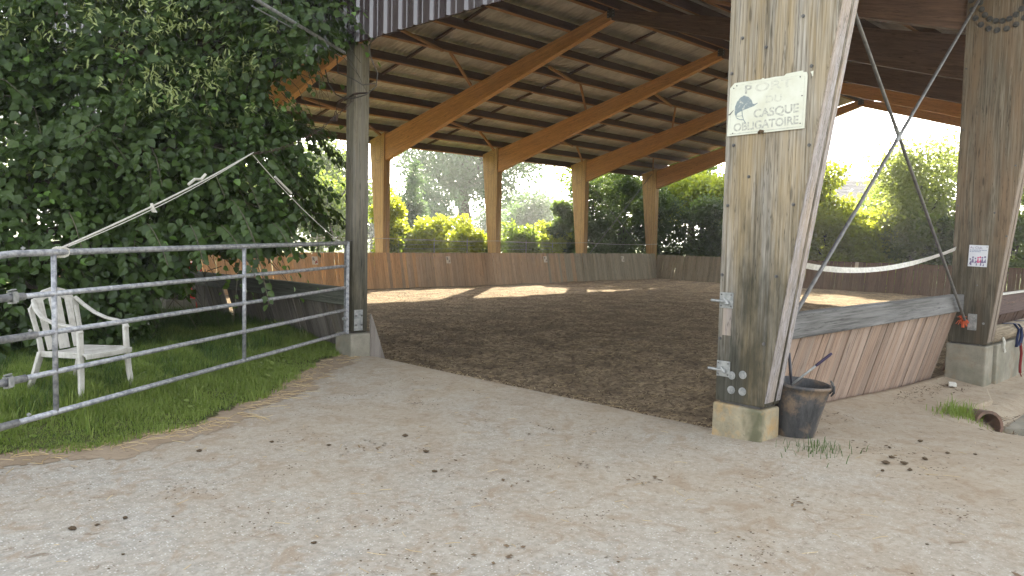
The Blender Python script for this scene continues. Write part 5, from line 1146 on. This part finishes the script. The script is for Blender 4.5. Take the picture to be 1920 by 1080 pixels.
mb = MB(); mb.tube([(BX-.02, BY+.02, BZ+.30), (BX-.10, BY+.03, BZ+.68)], .012, 8); tag(mb.build('stick', m_stick, None, smooth=True), 'short straight dark grey stick standing in the bucket, nearest the post', 'stick')
wp = thing('broken_handle', (BX, BY, BZ+.3), 'purple-black handled rod sticking out of the bucket to the right', 'handle')
p, q = Vector((BX-.05, BY+.02, BZ+.42)), Vector((BX+.17, BY-.20, BZ+.68)); mb = MB(); mb.tube([p, p.lerp(q, .6)], .010, 8); mb.build('shaft', m_steel, wp, smooth=True)
mb = MB(); mb.tube([p.lerp(q, .58), p.lerp(q, .64), p.lerp(q, .95), q], [.009, .012, .012, .010], 10); mb.build('grip', simple('purple_black_grip', (.03, .018, .05), .35), wp, smooth=True)

# ---------------------------------------------------------------- right side: wall, log, halters, ledge, drain
cw = thing('concrete_wall', (14.5, 2.65, -.1), 'low pale concrete foundation wall right of the signed post', 'wall')
for i in range(4):
    x0 = 11.9+i*2.0; mb = MB(); mb.hexa([(x0, 2.70, -.3), (x0+1.99, 2.70, -.3), (x0+1.99, 3.0, -.3), (x0, 3.0, -.3), (x0, 2.70, .75), (x0+1.99, 2.70, .75), (x0+1.99, 3.0, .75), (x0, 3.0, .75)]); bevel(mb.build('wall_section', m_conc2, cw), .015)
lg = MB(); lg.tube([(11.85, 2.80, .875), (13.5, 2.80, .87), (15.5, 2.81, .87), (19.5, 2.8, .87)], [.115, .12, .115, .11], 14); tag(lg.build('log_beam', m_log, None, smooth=True), 'rounded pale timber beam lying on the concrete wall at the right edge', 'beam')
hl = thing('halter', (12.85, 2.67, .9), 'dark blue webbing halter with a red strap hung over the timber beam', 'halter')
def loop(pts, r, mat, name, par, flat=.35): b_ = MB(); b_.tube([Vector(p) for p in pts], r, 6, False, flat); b_.build(name, mat, par, smooth=True)
loop([(12.45, 2.78, 1.0), (12.6, 2.72, 1.0), (12.8, 2.67, .98), (12.9, 2.65, .92), (12.88, 2.64, .80), (12.8, 2.65, .68), (12.72, 2.66, .66), (12.74, 2.66, .78), (12.82, 2.66, .90), (12.7, 2.70, .99)], .019, m_blue, 'webbing', hl)
loop([(12.9, 2.65, .90), (12.96, 2.645, .80), (12.92, 2.65, .68), (12.78, 2.66, .67)], .017, m_blue, 'webbing', hl)
loop([(12.90, 2.65, .70), (12.95, 2.64, .55), (12.92, 2.64, .38), (12.94, 2.64, .27)], .020, m_red, 'red_strap', hl)
loop([(12.94, 2.64, .27), (13.05, 2.63, .18), (13.14, 2.63, .06), (13.12, 2.63, -.04)], .008, m_red, 'strap_end', hl)
h2 = thing('lead_strap', (13.7, 2.67, .9), 'black strap looped over the timber beam at the right edge', 'strap')
loop([(13.1, 2.78, 1.0), (13.35, 2.70, .99), (13.6, 2.66, .94), (13.8, 2.66, .86), (13.75, 2.66, .80), (13.55, 2.66, .87), (13.35, 2.68, .96)], .014, m_blue, 'webbing', h2)
b_ = MB(); b_.tube([(12.08, 2.69, .84), (12.10, 2.675, .78), (12.09, 2.67, .70), (12.12, 2.665, .64)], [.016, .022, .014, .02], 6); tag(b_.build('rope_knot', m_rope, None), 'short knotted pale rope end on the beam just right of the post', 'rope')
# concrete ledge beside the slanting boards
def ledge_z(x): return .395-.035*(x-7.3)
LE = [(7.25, 2.72), (7.9, 2.50), (9.1, 2.34), (10.2, 2.33), (11.2, 2.62), (11.35, 2.80), (11.35, 3.35), (7.25, 3.35)]
V = [(x, y, ledge_z(x)) for x, y in LE]+[(x, y, ledge_z(x)-.35) for x, y in LE]; n = len(LE)
tag(bevel(mk('concrete_ledge', V, [tuple(range(n)), tuple(range(2*n-1, n-1, -1))]+[(i, n+i, n+(i+1) % n, (i+1) % n) for i in range(n)], m_path), .02), 'low worn concrete ledge below the slanting pink boards', 'ledge')
tag(mk('concrete_slab', *(lambda L: ([(x, y, z) for x, y, z in L]+[(x, y, z-.3) for x, y, z in L], [(0, 1, 2, 3), (7, 6, 5, 4)]+[(i, 4+i, 4+(i+1) % 4, (i+1) % 4) for i in range(4)]))([(9.3, 2.0, .17), (10.5, .2, .12), (17, .2, .05), (17, 2.35, .05)]), m_conc2), 'flat concrete slab beyond the drain at the right edge', 'slab')
dp = thing('drain_pipe', (8.95, 2.12, .18), 'open end of a rust-brown clay drain pipe in the path edge at the right', 'pipe')
ang = Vector((-.62, -.78, .12)).normalized(); mb = MB(); c0 = Vector((8.95, 2.06, .235)); 
X_ = ang.cross(Vector((0, 0, 1))).normalized(); Y_ = X_.cross(ang)
V = []; Fc = []; n = 24
for (r_, s) in ((.155, .0), (.155, -.5), (.125, -.5), (.125, .0)):
    for i in range(n): t_ = 2*math.pi*i/n; V.append(c0+ang*s+X_*r_*math.cos(t_)+Y_*r_*math.sin(t_))
for k in range(4):
    for i in range(n):
        a_, b_ = k*n+i, k*n+(i+1) % n; c_2, d_ = ((k+1) % 4)*n+(i+1) % n, ((k+1) % 4)*n+i
        Fc.append((a_, b_, c_2, d_))
mk('pipe', V, Fc, simple('clay_pipe', (.17, .10, .07), .85, nscale=12, col2=(.11, .075, .055), bmp=.3), dp, smooth=False)
mk('pipe_back', [c0-ang*.4+X_*.126*math.cos(2*math.pi*i/12)+Y_*.126*math.sin(2*math.pi*i/12) for i in range(12)], [tuple(range(12))], m_dung, dp)
# tufts by the drain, by the post base
P = np.stack([rng.normal(8.85, .17, 420)+rng.choice([-.18, 0, .1], 420), rng.normal(2.30, .10, 420), np.zeros(420)], 1); P[:, 2] = path_z(P[:, 0], P[:, 1]); tag(tuft(420, P, .07+.15*rng.random(420)**2, .004, m_grass, 'grass_tuft', 1.0), 'green grass tuft growing between the ledge and the drain pipe', 'grass', kind='stuff')
P = np.stack([rng.normal(5.66, .14, 130), rng.normal(2.42, .12, 130), np.zeros(130)], 1); P[:, 2] = path_z(P[:, 0], P[:, 1]); tag(tuft(130, P, .07, .003, m_grassd, 'grass_tuft', 1.0), 'thin grass tuft at the foot of the big near post', 'grass', kind='stuff')
n = 900; P = np.stack([rng.normal(9.3, .45, n), rng.normal(1.75, .28, n), np.zeros(n)], 1); P[:, 2] = path_z(P[:, 0], P[:, 1])+.01
tag(flakes(P, rng.uniform(.04, .12, n), .05, m_straw2 if False else m_deadleafs if False else m_chip, 'dead_leaf_litter'), 'brown leaf and twig litter in the gully by the drain pipe', 'litter', kind='stuff')
mb = MB(); mb.box((10.9, 2.95, ledge_z(10.9)+.03), (.28, .09, .05), Euler((0, .1, .3)).to_matrix()); tag(bevel(mb.build('wood_scrap', m_tape, None), .01), 'small pale scrap lying on the ledge against the boards', 'scrap')

# ---------------------------------------------------------------- haze
hm = NT('thin_haze'); hv_ = hm.n('VolumePrincipled'); hv_.inputs['Color'].default_value = (.93, .95, .97, 1); hv_.inputs['Density'].default_value = .0013; hv_.inputs['Anisotropy'].default_value = .45
hm.t.links.new(hv_.outputs[0], hm.out.inputs['Volume'])
mb = MB(); mb.box((0, 0, 8.9), (1900, 1900, 20.2)); tag(mb.build('haze', hm.m, None), kind='stuff')
sc.cycles.volume_bounces = 0
